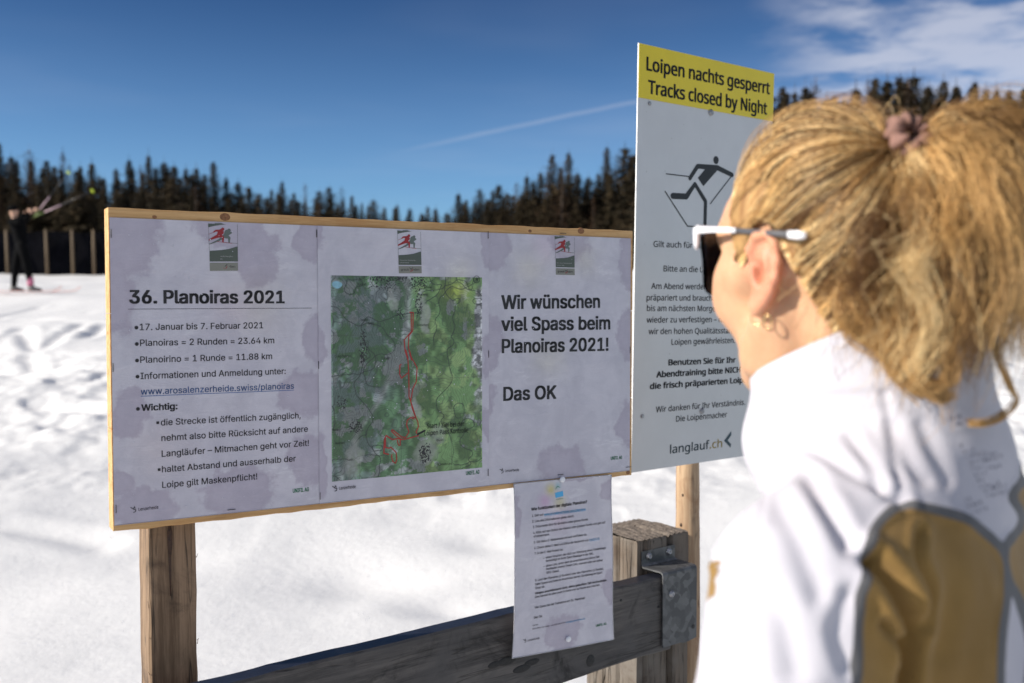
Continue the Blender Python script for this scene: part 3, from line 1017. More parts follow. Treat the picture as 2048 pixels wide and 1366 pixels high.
class Print:
    def __init__(s, face, lift=0.0003):
        s.face = face; s.v = []; s.f = []; s.m = []; s.mats = []; s.lift = lift; s.n = 0; s.lf = []; s.step = 2e-6

    def mi(s, m):
        if m not in s.mats: s.mats.append(m)
        return s.mats.index(m)

    def addtri(s, V2, Fc, mat):
        k = s.mi(mat)
        s.v.append(V2); s.lf.append(np.full(len(V2), s.step * len(s.lf))); s.f += [tuple(i + s.n for i in f) for f in Fc]; s.m += [k] * len(Fc); s.n += len(V2)

    def line(s, text, L, R, h, mat, fnt=None, off=0.0, prefix=None, under=False):
        """baseline from photo pixel L to R; h = cap height in metres; prefix = the part of the text that spans L..R"""
        a = s.face.loc(*L); b = s.face.loc(*R)
        V, Fc = glyphs(text, fnt or SANS, off)
        Vp = V if prefix is None else glyphs(prefix, fnt or SANS, off)[0]
        x0, x1 = Vp[:, 0].min(), Vp[:, 0].max()
        d = b - a; wid = np.hypot(*d); ex = d / wid; ey = np.array([-ex[1], ex[0]])
        sx = wid / (x1 - x0); sy = h / cap_height(fnt or SANS)
        Q = a + np.outer((V[:, 0] - x0) * sx, ex) + np.outer(V[:, 1] * sy, ey)
        s.addtri(Q, Fc, mat)
        if under:
            q = h * 0.16
            s.stroke([a - ey * q * 1.5, b - ey * q * 1.5], q * 0.6, mat, True, False)

    def poly(s, pts, mat, loc=False):
        P = np.array(pts if loc else [s.face.loc(*p) for p in pts])
        from mathutils.geometry import tessellate_polygon
        tr = tessellate_polygon([[Vector((p[0], p[1], 0)) for p in P]])
        s.addtri(P, tr, mat)

    def stroke(s, pts, wdt, mat, loc=False, round_=True):
        P = [np.array(p) if loc else s.face.loc(*p) for p in pts]
        ws = wdt if hasattr(wdt, '__len__') else [wdt] * len(P)
        for i_ in range(len(P) - 1):
            a, b = P[i_], P[i_ + 1]; d = b - a; n = np.array([-d[1], d[0]]) / (np.hypot(*d) + 1e-9)
            m = max(1, int(np.hypot(*d) / 0.008)); t = np.linspace(0, 1, m + 1)[:, None]
            ww = ws[i_] * (1 - t) + ws[i_ + 1] * t; c_ = a * (1 - t) + b * t
            s.addtri(np.concatenate([c_ - n * ww / 2, c_ + n * ww / 2]), [(q, q + 1, q + m + 2, q + m + 1) for q in range(m)], mat)
        if round_:
            for p, w_ in zip(P, ws): s.disc(p, w_ / 2, mat, True, 8)

    def disc(s, c, r, mat, loc=False, seg=16, ry=None):
        c = np.array(c) if loc else s.face.loc(*c)
        q = np.arange(seg) * 2 * pi / seg
        s.addtri(np.stack([c[0] + r * np.cos(q), c[1] + (ry or r) * np.sin(q)], 1), [tuple(range(seg))], mat)

    def build(s, name, parent, origin, lift=None):
        V = np.concatenate(s.v)
        L = (s.lift if lift is None else lift) + np.concatenate(s.lf)
        P = s.face.P(V[:, 0], V[:, 1], 0.0) + s.face.N * L[:, None] - np.array(origin)
        me = mesh_from(name, P, s.f, s.mats, False, s.m)
        return add(name, me, parent)


# ------------------------------------------------------------------ notice board
ANG = radians(59.56)
BD = np.array([sin(ANG), cos(ANG), 0.0]); BN = np.array([cos(ANG), -sin(ANG), 0.0])   # along the board; towards the reader
BO = np.array([-0.5462, 1.3526, CZ - 0.3148])
BW, BH = 0.8857, 0.4433
UP = np.array([0, 0, 1.0])


def board_P(x, z, off=0.0):
    x = np.asarray(x, float)[..., None]; z = np.asarray(z, float)[..., None]
    return BO + BD * x + UP * z + BN * off


bface = Face(lambda x, z, off: board_P(x, z, off), BW, BH)
ROT = pi / 2 - ANG
board = empty('notice_board', tuple(BO), 'wide wooden notice board in pale pine carrying three laminated sheets', 'notice board', rot=ROT)
# local: x along, -y towards the reader
hs = [0, 0.141, 0.299, BH]
for k in range(3):
    mb = MB()
    # slightly wavy sawn edge on the outer planks
    n = 40
    xsn = np.linspace(0, BW, n)
    rg = np.random.default_rng(5 + k)
    jt = rg.normal(size=n) * 0.0006
    jb = rg.normal(size=n) * 0.0006
    z0, z1 = hs[k] + (0.0004 if k else 0), hs[k + 1] - 0.0004
    for i_ in range(n):
        ztop = z1 + (jt[i_] if k == 2 else 0); zb = z0 + (jb[i_] if k == 0 else 0)
        yf = 0.0006 if k == 1 else 0.0
        for (yy, zz) in ((yf + 0.001, zb), (yf, zb + 0.001), (yf, ztop - 0.001), (yf + 0.001, ztop), (0.034, ztop), (0.035, ztop - 0.001), (0.035, zb + 0.001), (0.034, zb)):
            mb.v.append((xsn[i_], yy, zz))
    for i_ in range(n - 1):
        for j in range(8):
            mb.f.append((i_ * 8 + j, (i_ + 1) * 8 + j, (i_ + 1) * 8 + (j + 1) % 8, i_ * 8 + (j + 1) % 8)); mb.m.append(0)
    mb.f.append(tuple(range(8))); mb.m.append(0)
    mb.f.append(tuple(reversed(range((n - 1) * 8, n * 8)))); mb.m.append(0)
    mb.build('plank', M['pine'], board)
# knots on the top plank face
M['knot'] = simple('pine_knot', (0.26, 0.115, 0.045), 0.6, var=0.4, scale=300, bump=0.4)
mb = MB()
for (px, py, r) in ((450, 434, 0.0065), (309, 434, 0.0028), (1162, 462, 0.006), (1060, 462, 0.003), (1256, 945, 0.004)):
    c = bface.loc(px, py)
    Mx = Matrix.Translation((c[0], 0.0005, c[1])) @ Matrix.Rotation(pi / 2, 4, 'X') @ Matrix.Scale(1.35, 4, (1, 0, 0))
    mb = MB(); mb.lathe([(r, 0.0), (r * 0.8, 0.0007), (r * 0.3, 0.0009)], 14, Mx)
    mb.build('knot', M['knot'], board, True)

# ---- laminated sheets
SW, SH = 0.2955, 0.420


def sheet_face(x0, z0, W, H, base, seed):
    def P(x, z, off=0.0):
        x = np.asarray(x, float); z = np.asarray(z, float)
        wv = 0.0011 * np.sin(x * 17 + seed) * np.sin(z * 11 + seed * 2) + 0.0005 * np.sin(x * 43 + z * 31 + seed)
        e = np.minimum(np.minimum(x, W - x), np.minimum(z, H - z)) / 0.03
        wv = wv * np.clip(e, 0, 1) * 0.8 + 0.0018
        return board_P(x + x0, z + z0, 0.0) + BN * (wv + base + off)[..., None]
    return P


def stain_field(X, Z, blobs, seed):
    """blobs: (x,z,rx,rz)"""
    wx = 0.020 * (fbm(X * 38, Z * 38, oct=3, seed=seed) - 0.5); wz = 0.020 * (fbm(X * 38 + 9, Z * 38, oct=3, seed=seed + 5) - 0.5)
    s = np.zeros_like(X)
    for (bx, bz, rx, rz) in blobs:
        d = np.sqrt(((X + wx - bx) / rx) ** 2 + ((Z + wz - bz) / rz) ** 2)
        s = np.maximum(s, 1.0 - 0.5 * d)
    return s - 0.17 + 0.05 * (fbm(X * 150, Z * 150, oct=3, seed=seed + 1) - 0.5)


def logo(pr, corners):
    """the race logo: corners TL,TR,BR,BL in photo pixels"""
    TL, TR, BR, BL = (pr.face.loc(*c) for c in corners)
    def q(u, v): return (TL * (1 - u) + TR * u) * (1 - v) + (BL * (1 - u) + BR * u) * v
    Wd = np.hypot(*(TR - TL))
    P = lambda pts: [q(*p) for p in pts]
    pale = [q(0, 0), q(1, 0), q(1, .8), q(0, .8)]
    g, r, s = M['dark_green'], M['red_ink'], M['mid_grey']
    pr.poly(P([(0, 0), (.62, .012), (.40, .028), (.2, .05), (0, .082)]), g, True)
    pr.poly(P([(.22, -.012), (.42, -.018), (.55, .006), (.22, .0)]), s, True)
    for a, b in (((0, 0), (.02, .57)), ((1, .01), (1, .47))):
        pr.stroke([q(*a), q(*b)], Wd * .010, s, True, False)
    # grey skier
    pr.disc(q(.71, .135), Wd * .055, s, True)
    pr.stroke([q(.64, .18), q(.60, .265)], [Wd * .19, Wd * .16], s, True)
    pr.stroke([q(.66, .17), q(.77, .19), q(.70, .215)], Wd * .07, s, True)
    pr.stroke([q(.58, .26), q(.71, .295), q(.70, .39)], [Wd * .12, Wd * .09, Wd * .05], s, True)
    pr.stroke([q(.56, .25), q(.38, .34), q(.17, .40), q(.02, .435)], [Wd * .12, Wd * .07, Wd * .045, Wd * .02], s, True)
    pr.stroke([q(.60, .405), q(1, .415)], Wd * .014, s, True, False)
    # red skier
    pr.disc(q(.49, .115), Wd * .055, r, True)
    pr.stroke([q(.42, .165), q(.36, .25)], [Wd * .17, Wd * .16], r, True)
    pr.stroke([q(.38, .15), q(.25, .15), q(.18, .18)], [Wd * .08, Wd * .06, Wd * .04], r, True)
    pr.stroke([q(.18, .185), q(.01, .225)], Wd * .012, r, True, False)
    pr.stroke([q(.50, .17), q(.49, .20), q(.40, .235)], Wd * .05, r, True)
    pr.stroke([q(.36, .25), q(.18, .30), q(.02, .345)], [Wd * .13, Wd * .08, Wd * .045], r, True)
    pr.stroke([q(.38, .25), q(.49, .285), q(.49, .385)], [Wd * .11, Wd * .08, Wd * .05], r, True)
    pr.stroke([q(.28, .378), q(.80, .415)], Wd * .014, r, True, False)
    # snow line and green field
    pr.poly(P([(.02, .575), (.2, .57), (.45, .557), (.65, .54), (.85, .505), (1, .478), (1, .802), (.02, .802)]), g, True)
    pr.poly(P([(.02, .828), (1, .828), (1.0, 1), (.02, 1)]), M['olive_grey'], True)
    def tx(text, u0, u1, v, hh, mat, off=0.0):
        V, Fc = glyphs(text, HUMAN, off)
        x0, x1 = V[:, 0].min(), V[:, 0].max()
        a, b = q(u0, v), q(u1, v)
        d = (b - a) / (x1 - x0); up_ = q(u0, v - hh) - a
        pr.addtri(a + np.outer(V[:, 0] - x0, d) + np.outer(V[:, 1] / cap_height(HUMAN), up_), Fc, mat)
    n0 = len(pr.v)
    tx('Planoiras Volkslanglauf', .07, .86, .705, .026, M['pale_print'])
    tx('Lenzerheide', .07, .46, .762, .026, M['pale_print'])
    tx('graub', .11, .46, .935, .05, M['black'], .01)
    tx('nden', .62, .90, .935, .05, M['black'], .01)
    pr.stroke([q(.48, .868), q(.53, .895), q(.55, .93)], Wd * .022, M['black'], True)
    pr.stroke([q(.62, .866), q(.57, .89), q(.55, .905)], Wd * .022, M['black'], True)
    pr.stroke([q(.615, .90), q(.60, .935), q(.54, .955), q(.50, .94)], Wd * .024, M['red_ink'], True)
    return n0


def lenz(pr, L, R, h):
    pr.line('Lenzerheide', L, R, h, M['ink'], HUMAN, 0.008)
    a = pr.face.loc(*L)
    for pts in (((-2.3, 1.3), (-1.6, 0.9), (-1.3, 1.2)), ((-1.2, 1.5), (-1.0, 0.9)), ((-1.6, 0.7), (-0.8, 0.5), (-0.9, -0.1), (-1.5, -0.3))):
        pr.stroke([a + np.array(p) * h for p in pts], h * 0.22, M['ink'], True)


def build_sheet(name, x0, z0, W, H, base, seed, label, blobs, tints, content, staples, extra=None):
    Pf = sheet_face(x0, z0, W, H, base, seed)
    face = Face(Pf, W, H)
    org = Pf(np.array([0.0]), np.array([0.0]), 0.0)[0]
    root = empty(name, tuple(org), label, 'notice sheet', 'laminated sheets stapled on the notice board')
    nx, nz = 90, 126
    gx, gz_ = np.meshgrid(np.linspace(0, W, nx), np.linspace(0, H, nz))
    Vt = Pf(gx.ravel(), gz_.ravel(), 0.0) - org
    a = (np.arange(nz - 1)[:, None] * nx + np.arange(nx - 1)[None]).ravel()
    Fc = np.stack([a, a + 1, a + nx + 1, a + nx], 1)
    # rim folded back a little so the sheet has an edge
    st = stain_field(gx, gz_, blobs, seed * 7).ravel()
    tn = np.ones((nx * nz, 3))
    for (bx, bz, r, col, k) in tints:
        d = np.sqrt((gx.ravel() - bx) ** 2 + (gz_.ravel() - bz) ** 2) / r
        d = d + 0.5 * (fbm(gx.ravel() * 60, gz_.ravel() * 60, oct=3, seed=seed + 3) - 0.5)
        wgt = (k * np.exp(-d ** 2 * 1.5))[:, None]
        tn = tn * (1 - wgt) + np.array(col) * wgt
    back = Vt - BN * 0.0005
    Vall = np.concatenate([Vt, back]); nn_ = len(Vt)
    Fall = np.concatenate([Fc, (Fc[:, ::-1] + nn_)])
    me = mesh_from('paper', Vall, Fall, M['paper'], True, attrs={'stain': np.concatenate([st, st]), 'tint': np.concatenate([tn, tn])})
    add('paper', me, root)
    # clear laminate rim
    mb = MB()
    def rim(x_, z_): return tuple(Pf(np.array([x_]), np.array([z_]), 0.0002)[0] - org)
    loop = [(t, 0) for t in np.linspace(0, W, 14)] + [(W, t) for t in np.linspace(0, H, 18)] + [(t, H) for t in np.linspace(W, 0, 14)] + [(0, t) for t in np.linspace(H, 0, 18)]
    mb.tube([rim(*p) for p in loop], 0.0006, 5, cap=False)
    mb.build('laminate_rim', M['film'], root, True)
    content(face, root, org)
    for (px, py, vert) in staples:
        c = face.loc(px, py)
        p = Pf(np.array([c[0]]), np.array([c[1]]), 0.0009)[0] - org
        ax = UP if vert else BD
        mb = MB(); L = 0.0055
        mb.tube([p - ax * L - BN * 0.0012, p - ax * L, p + ax * L, p + ax * L - BN * 0.0012], 0.00055, 6)
        mb.build('staple', M['dark_steel'], root, True)
    # droplets caught under and on the film
    rg = np.random.default_rng(seed)
    mb = MB()
    cl_ = [(rg.uniform(0.1, 0.9) * W, rg.uniform(0.3, 0.95) * H) for _ in range(7)]
    for k in range(130 if seed != 2 else 50):
        if k % 2:
            c = cl_[k % 7]; x = c[0] + rg.normal() * 0.022; z = c[1] + rg.normal() * 0.014
        else:
            x = rg.uniform(0.02, 0.98) * W; z = rg.uniform(0.02, 0.98) * H
        if not (0.004 < x < W - 0.004 and 0.004 < z < H - 0.004): continue
        p = Pf(np.array([x]), np.array([z]), 0.0003)[0] - org
        r = rg.uniform(0.0004, 0.0010)
        B = Matrix((tuple(BD), tuple(UP), tuple(BN))).transposed().to_4x4()
        Mx = Matrix.Translation(tuple(p)) @ B
        mb.lathe([(r, 0), (r * 0.86, r * 0.3), (r * 0.5, r * 0.55), (r * 0.1, r * 0.62)], 7, Mx)
    o = mb.build('droplet', M['drop'], root, True); o['kind'] = 'stuff'
    return root, face


def z1(x, y): return (200 + x / 4.27, 400 + y / 4.27)
def z2(x, y): return (200 + x / 3.596, 700 + y / 3.596)
def z4(x, y): return (630 + x / 4.268, 700 + y / 4.268)
def z3(x, y): return (630 + x / 4.878, 440 + y / 4.878)
def z5(x, y): return (960 + x / 2.529, 440 + y / 2.529)


def content1(face, root, org):
    p = Print(face)
    k = M['ink']
    p.line('36. Planoiras 2021', z1(250, 882), z1(1575, 880), 0.0178, k, off=0.030)
    p.stroke([z1(242, 932), z1(1808, 923)], 0.0006, k, False, False)
    h = 0.0088
    for text, L, R, bl in (('17. Januar bis 7. Februar 2021', z1(340, 1112), z1(1392, 1095), z1(312, 1090)),
                           ('Planoiras = 2 Runden = 23.64 km', z1(343, 1247), z1(1487, 1223), z1(315, 1230)),
                           ('Planoirino = 1 Runde = 11.88 km', z2(290, 93), z2(1237, 65), z2(267, 76)),
                           ('Informationen und Anmeldung unter:', z2(292, 210), z2(1335, 172), z2(270, 192))):
        p.line(text, L, R, h, k, off=0.009); p.disc(bl, 0.0026, k)
    p.line('Wichtig:', z2(296, 438), z2(558, 425), h, k, off=0.028); p.disc(z2(273, 424), 0.0026, k)
    for text, L, R in (('die Strecke ist öffentlich zugänglich,', z2(437, 543), z2(1443, 490)), ('nehmt also bitte Rücksicht auf andere', z2(441, 655), z2(1495, 587)),
                       ('Langläufer – Mitmachen geht vor Zeit!', z2(443, 768), z2(1502, 688)), ('haltet Abstand und ausserhalb der', z2(445, 880), z2(1408, 800)),
                       ('Loipe gilt Maskenpflicht!', z2(447, 992), z2(1132, 930))):
        p.line(text, L, R, h, k, off=0.009)
    for b_ in (z2(415, 523), z2(425, 860)):
        c = face.loc(*b_); q = 0.0019
        p.poly([c + np.array(v) * q for v in ((-1, -1), (1, -1), (1, 1), (-1, 1))], k, True)
    lenz(p, z2(277, 1157), z2(420, 1140), 0.0045)
    p.build('lettering', root, org)
    p = Print(face); p.line('www.arosalenzerheide.swiss/planoiras', z2(293, 322), z2(1395, 278), h, M['blue_ink'], off=0.009, under=True); p.build('web_address', root, org)
    p = Print(face); p.line('UNIFIL AG', z2(1387, 1027), z2(1503, 1015), 0.0058, M['green_ink'], off=0.028); p.build('sponsor_name', root, org)
    p = Print(face); logo(p, ((416.3, 447), (474.7, 448.0), (475.8, 541.5), (418.6, 541.8))); p.build('race_logo', root, org)


def content3(face, root, org):
    p = Print(face); k = M['ink']
    for text, L, R in (('Wir wünschen', z5(107, 450), z5(607, 443)), ('viel Spass beim', z5(107, 560), z5(658, 552)), ('Planoiras 2021!', z5(110, 672), z5(648, 660)), ('Das OK', z5(117, 914), z5(387, 903))):
        p.line(text, L, R, 0.0225, k, off=0.027)
    lenz(p, z5(127, 1275), z5(197, 1270), 0.0045)
    p.build('lettering', root, org)
    p = Print(face); p.line('UNIFIL AG', z5(660, 1213), z5(718, 1208), 0.0058, M['green_ink'], off=0.028); p.build('sponsor_name', root, org)
    p = Print(face); logo(p, ((1109, 472.4), (1148.6, 474.4), (1149.0, 550.3), (1110.3, 549.5))); p.build('race_logo', root, org)


def draw_map(nx, nz):
    """valley map painted into vertex colours; u right, v down, both 0..1"""
    u, v = np.meshgrid(np.linspace(0, 1, nx), np.linspace(1, 0, nz))
    asp = 1.33
    fx, fy = u * 6, v * 6 * asp
    wood_ = fbm(fx * 1.7, fy * 1.7, oct=6, seed=301, gain=0.6)
    east = smooth(u, 0.45, 0.62)
    west = 1 - smooth(u, 0.25, 0.5)
    forest = smooth(wood_ + 0.14 * east + 0.06 * smooth(v, 0.4, 0.7) + 0.05 * west, 0.47, 0.52)
    base = np.array([0.27, 0.30, 0.31]) * np.ones((nz, nx, 3))
    greenE = np.array([0.135, 0.235, 0.105]); greenW = np.array([0.105, 0.20, 0.11])
    g = greenE * east[..., None] + greenW * (1 - east[..., None])
    g = g * (0.9 + 0.2 * fbm(fx * 2, fy * 2, oct=3, seed=88))[..., None]
    col = base * (1 - forest[..., None]) + g * forest[..., None]
    meadow = smooth(fbm(fx * 1.8 + 5, fy * 1.8, oct=5, seed=31, gain=0.6), 0.5, 0.6) * east
    col = col * (1 - 0.6 * meadow[..., None]) + np.array([0.24, 0.33, 0.15]) * 0.6 * meadow[..., None]
    # bluish western valley slopes
    blue = west * smooth(fbm(fx * 1.5, fy * 1.5 + 9, oct=5, seed=66, gain=0.6), 0.44, 0.56)
    col = col * (1 - 0.55 * blue[..., None]) + np.array([0.20, 0.245, 0.29]) * 0.55 * blue[..., None]
    # grey rock on the east edge
    rock = smooth(u + 0.16 * (fbm(fx, fy * 1.2, oct=4, seed=5) - 0.5), 0.93, 0.965) * smooth(v, 0.03, 0.08) * (1 - smooth(v, 0.55, 0.75))
    rk = (0.16 + 0.34 * smooth(fbm(fx * 7, fy * 7, oct=4, seed=8), 0.35, 0.65))[..., None] * np.array([1, 1, 1.12])
    col = col * (1 - rock[..., None]) + rk * rock[..., None]
    # yellow bleed in the top right
    yb = np.exp(-(((u - 0.82) / 0.10) ** 2 + ((v - 0.07) / 0.05) ** 2))[..., None] * 0.75
    col = col * (1 - yb) + np.array([0.36, 0.42, 0.08]) * yb
    # river valley strip
    rv = np.interp(v, [0, 0.25, 0.4, 0.5, 0.62, 0.75, 1.0], [0.50, 0.485, 0.45, 0.37, 0.30, 0.17, 0.05])
    strip = np.exp(-((u - rv) / 0.022) ** 2)[..., None] * 0.7
    col = col * (1 - strip) + np.array([0.34, 0.36, 0.38]) * strip
    # hill shading printed on the map, contour lines, roads
    hgt = fbm(fx * 0.5, fy * 0.5, oct=4, seed=44) * 16 + u * 4 - np.abs(u - rv) * 22 * (u < rv)
    sh = np.clip((np.roll(hgt, 3, 1) - np.roll(hgt, -3, 1)) * 1.1, -0.35, 0.35)
    col = col * (1 + sh[..., None])
    q = np.abs((hgt * 1.7) % 1 - 0.5)
    line_ = smooth(q, 0.14, 0.03)[..., None] * (0.50 + 0.25 * (u < rv))[..., None]
    col = col * (1 - line_) + np.array([0.045, 0.06, 0.06]) * line_
    for s_ in range(5):            # roads and paths: iso-lines of separate noises, broken into runs
        nz_ = fbm(fx * 0.33 + 11 * s_, fy * 0.33 + 3 * s_, oct=4, seed=120 + s_)
        gy, gx__ = np.gradient(nz_)
        d = np.abs(nz_ - 0.5) / (np.hypot(gy, gx__) + 2e-4)
        run = smooth(fbm(fx * 0.25 + s_, fy * 0.25, oct=2, seed=400 + s_), 0.46, 0.52)
        r = (smooth(d, 1.3, 0.4) * run)[..., None] * 0.75
        col = col * (1 - r) + np.array([0.03, 0.035, 0.04]) * r
    for gl in (0.17, 0.44, 0.78):
        r = smooth(np.abs(u - gl), 0.003, 0.001)[..., None] * 0.4; col = col * (1 - r) + 0.06 * r
    for gl in (0.06, 0.29, 0.52, 0.76):
        r = smooth(np.abs(v - gl), 0.0022, 0.0008)[..., None] * 0.4; col = col * (1 - r) + 0.06 * r
    # open valley floor and villages of black dots
    def area(cu, cv, ru, rv_, c, k):
        nonlocal col
        d = ((u - cu + 0.03 * (fbm(fx * 2, fy * 2, oct=3, seed=9) - .5)) / ru) ** 2 + ((v - cv) / rv_) ** 2
        w_ = (smooth(d, 1.15, 0.8) * k)[..., None]
        col = col * (1 - w_) + np.array(c) * w_
    for a_ in ((0.60, 0.20, 0.04, 0.11, .7), (0.40, 0.12, 0.05, 0.04, .6), (0.53, 0.68, 0.025, 0.05, .6), (0.68, 0.81, 0.07, 0.04, .5), (0.60, 0.90, 0.08, 0.07, .6), (0.14, 0.90, 0.04, 0.08, .5)):
        d_ = ((u - a_[0] + 0.10 * (fbm(fx * 2, fy * 2, oct=4, seed=9) - .5)) / a_[2]) ** 2 + ((v - a_[1] + 0.10 * (fbm(fx * 2, fy * 2, oct=4, seed=19) - .5)) / a_[3]) ** 2
        w_ = (smooth(d_, 1.4, 0.4) * a_[4])[..., None]; col = col * (1 - w_) + np.array((0.33, 0.345, 0.345)) * w_
    area(0.04, 0.045, 0.03, 0.018, (0.22, .42, .56), 1)
    dots = vnoise(u * 175, v * 175 * asp, seed=777)
    def town(cu, cv, ru, rv_, dens):
        nonlocal col
        d = ((u - cu) / ru) ** 2 + ((v - cv) / rv_) ** 2
        m_ = (dots > 1 - dens * np.clip(1.3 - d, 0, 1)) & (d < 1.3)
        col[m_] = (0.025, 0.025, 0.03)
    for t_ in ((0.33, 0.04, 0.11, 0.05, .3), (0.56, 0.03, 0.09, 0.05, .4), (0.56, 0.15, 0.03, 0.07, .45), (0.20, 0.36, 0.03, 0.10, .5), (0.44, 0.19, 0.03, 0.03, .5), (0.60, 0.90, 0.045, 0.06, .6), (0.06, 0.62, 0.04, 0.04, .4), (0.15, 0.74, 0.05, 0.04, .45), (0.36, 0.01, 0.2, 0.02, .5)):
        town(*t_)
    col *= (0.82 + 0.36 * fbm(fx * 9, fy * 9, oct=4, seed=3, gain=0.7))[..., None]
    return np.clip(col * np.array([1.16, 1.16, 1.05]), 0.01, 0.9)


def content2(face, root, org):
    TL = face.loc(660.1, 551.3); BR = face.loc(965, 934.3); TR = face.loc(963.1, 554.4); BL = face.loc(665.1, 964)
    xa, xb = (TL[0] + BL[0]) / 2, (TR[0] + BR[0]) / 2
    za, zb = (BL[1] + BR[1]) / 2, (TL[1] + TR[1]) / 2
    nx, nz = 300, 400
    gx, gz_ = np.meshgrid(np.linspace(xa, xb, nx), np.linspace(za, zb, nz))
    Vt = face.P(gx.ravel(), gz_.ravel(), 0.00025) - org
    col = draw_map(nx, nz).reshape(-1, 3)
    a = (np.arange(nz - 1)[:, None] * nx + np.arange(nx - 1)[None]).ravel()
    Fc = np.stack([a, a + 1, a + nx + 1, a + nx], 1)
    add('trail_map', mesh_from('trail_map', Vt, Fc, M['map'], True, attrs={'print': col}), root)
    p = Print(face, 0.0005)
    r = M['route_red']; wd_ = 0.0017
    def rt(zf, pts, w_=wd_): p.stroke([zf(*q_) for q_ in pts], w_, r)
    rt(z3, [(925, 900), (960, 902), (955, 1080), (915, 1130), (910, 1240), (940, 1366)])
    rt(z3, [(940, 905), (940, 1090), (870, 1170), (878, 1280), (905, 1366)])
    rt(z4, [(805, 0), (820, 60), (870, 150), (862, 270), (832, 330), (815, 430), (825, 490), (850, 560), (875, 610), (880, 655), (860, 700), (880, 730), (790, 755), (740, 765), (690, 730), (650, 690), (660, 680), (735, 740), (770, 748), (800, 700), (780, 640), (785, 600), (815, 575), (845, 590)])
    rt(z4, [(775, 0), (790, 60), (798, 190), (735, 240), (720, 205), (722, 130), (733, 122)])
    rt(z4, [(798, 200), (800, 400), (815, 440), (860, 580), (830, 570)])
    rt(z4, [(735, 760), (700, 755), (660, 765), (605, 730), (590, 760), (585, 880), (625, 890)], wd_ * 1.2)
    rt(z4, [(600, 750), (598, 830), (630, 838), (645, 828), (690, 875), (695, 930), (685, 965), (660, 950), (650, 905), (655, 890)])
    rt(z4, [(700, 770), (710, 812), (725, 812), (725, 765)])
    p.stroke([z4(868, 722), z4(940, 684)], 0.003, M['black'], False, False)
    p.build('race_route', root, org)
    p = Print(face, 0.0007)
    p.line('Start / Ziel bei der', z4(953, 668), z4(1273, 648), 0.0076, M['black'], HUMAN, off=0.007)
    p.line('Loipen Pass Kontrolle', z4(930, 730), z4(1308, 703), 0.0076, M['black'], HUMAN, off=0.007)
    k = M['black']
    c = face.loc(*z3(1575, 580))
    ring = [c + 0.0058 * np.array([cos(t), sin(t)]) for t in np.linspace(0, 2 * pi, 20)]
    p.stroke(ring, 0.0007, k, True)
    p.line('N', z3(1566, 592), z3(1586, 592), 0.0042, k, HUMAN, 0.01)
    for tx_, L, R in (('Parpan', z3(415, 640), z3(500, 636)), ('Valbella', z3(1060, 668), z3(1135, 664)), ('Lenzerheide', z3(1000, 740), z3(1100, 738)), ('Crap Naros', z3(190, 1340), z3(350, 1338)), ('Tgantieni', z3(440, 985), z3(515, 983)),
                      ('Sporz', z3(515, 1018), z3(575, 1016)), ('Dieschen', z3(1000, 1036), z3(1105, 1034)), ('Lantsch/Lenz', z4(1050, 985), z4(1168, 977)), ('Tussagn', z4(570, 78), z4(640, 76)), ('Alvaschein', z4(170, 806), z4(250, 800)),
                      ('Zorten', z4(330, 672), z4(385, 668)), ('Bual', z4(1035, 780), z4(1090, 774)), ('Muldain', z4(150, 692), z4(215, 690)), ('Lain', z4(280, 946), z4(322, 942))):
        p.line(tx_, L, R, 0.0036, k, HUMAN, 0.004)
    p.line('Lenzerheide', z4(207, 1193), z4(347, 1178), 0.0048, M['ink'], HUMAN, 0.008)
    a = face.loc(*z4(207, 1193)); h = 0.0048
    for pts in (((-2.3, 1.3), (-1.6, 0.9), (-1.3, 1.2)), ((-1.2, 1.5), (-1.0, 0.9)), ((-1.6, 0.7), (-0.8, 0.5), (-0.9, -0.1), (-1.5, -0.3))):
        p.stroke([a + np.array(q_) * h for q_ in pts], h * 0.22, M['ink'], True)
    p.build('lettering', root, org)
    p = Print(face); p.line('UNIFIL AG', z4(1288, 1068), z4(1403, 1055), 0.0062, M['green_ink'], off=0.028); p.build('sponsor_name', root, org)
    p = Print(face); logo(p, ((794.6, 460.9), (841.2, 462.5), (843.6, 546.6), (797, 546.6))); p.build('race_logo', root, org)


_b1 = [(0.02, 0.40, 0.07, 0.09), (0.0, 0.31, 0.05, 0.08), (0.16, 0.42, 0.075, 0.055), (0.20, 0.37, 0.05, 0.06), (0.28, 0.40, 0.035, 0.05), (0.29, 0.25, 0.03, 0.05), (0.27, 0.17, 0.06, 0.05), (0.02, 0.15, 0.035, 0.05), (0.04, 0.02, 0.07, 0.04), (0.17, 0.03, 0.075, 0.06), (0.28, 0.07, 0.05, 0.06), (0.0, 0.06, 0.04, 0.03)]
_b2 = [(0.0, 0.41, 0.018, 0.04), (0.295, 0.40, 0.022, 0.05), (0.0, 0.24, 0.02, 0.05), (0.295, 0.22, 0.02, 0.05), (0.0, 0.06, 0.02, 0.07), (0.295, 0.10, 0.02, 0.05)]
_b3 = [(0.01, 0.40, 0.05, 0.07), (0.16, 0.41, 0.06, 0.05), (0.29, 0.38, 0.035, 0.08), (0.0, 0.24, 0.04, 0.07), (0.29, 0.25, 0.045, 0.07), (0.145, 0.02, 0.07, 0.055), (0.29, 0.08, 0.04, 0.06), (0.0, 0.14, 0.02, 0.04)]
st1 = [(222, 467, 1), (226, 735, 1), (232, 1018, 1), (633, 467, 1), (637, 730, 1), (463, 1019, 0), (640, 992, 1)]
st2 = [(976, 463 + 7, 1), (977, 708, 1), (976, 945, 1)]
st3 = [(1126, 467, 0), (1260, 700, 1), (1257, 934, 0), (1121, 949, 0)]
z_sheet = 0.0092
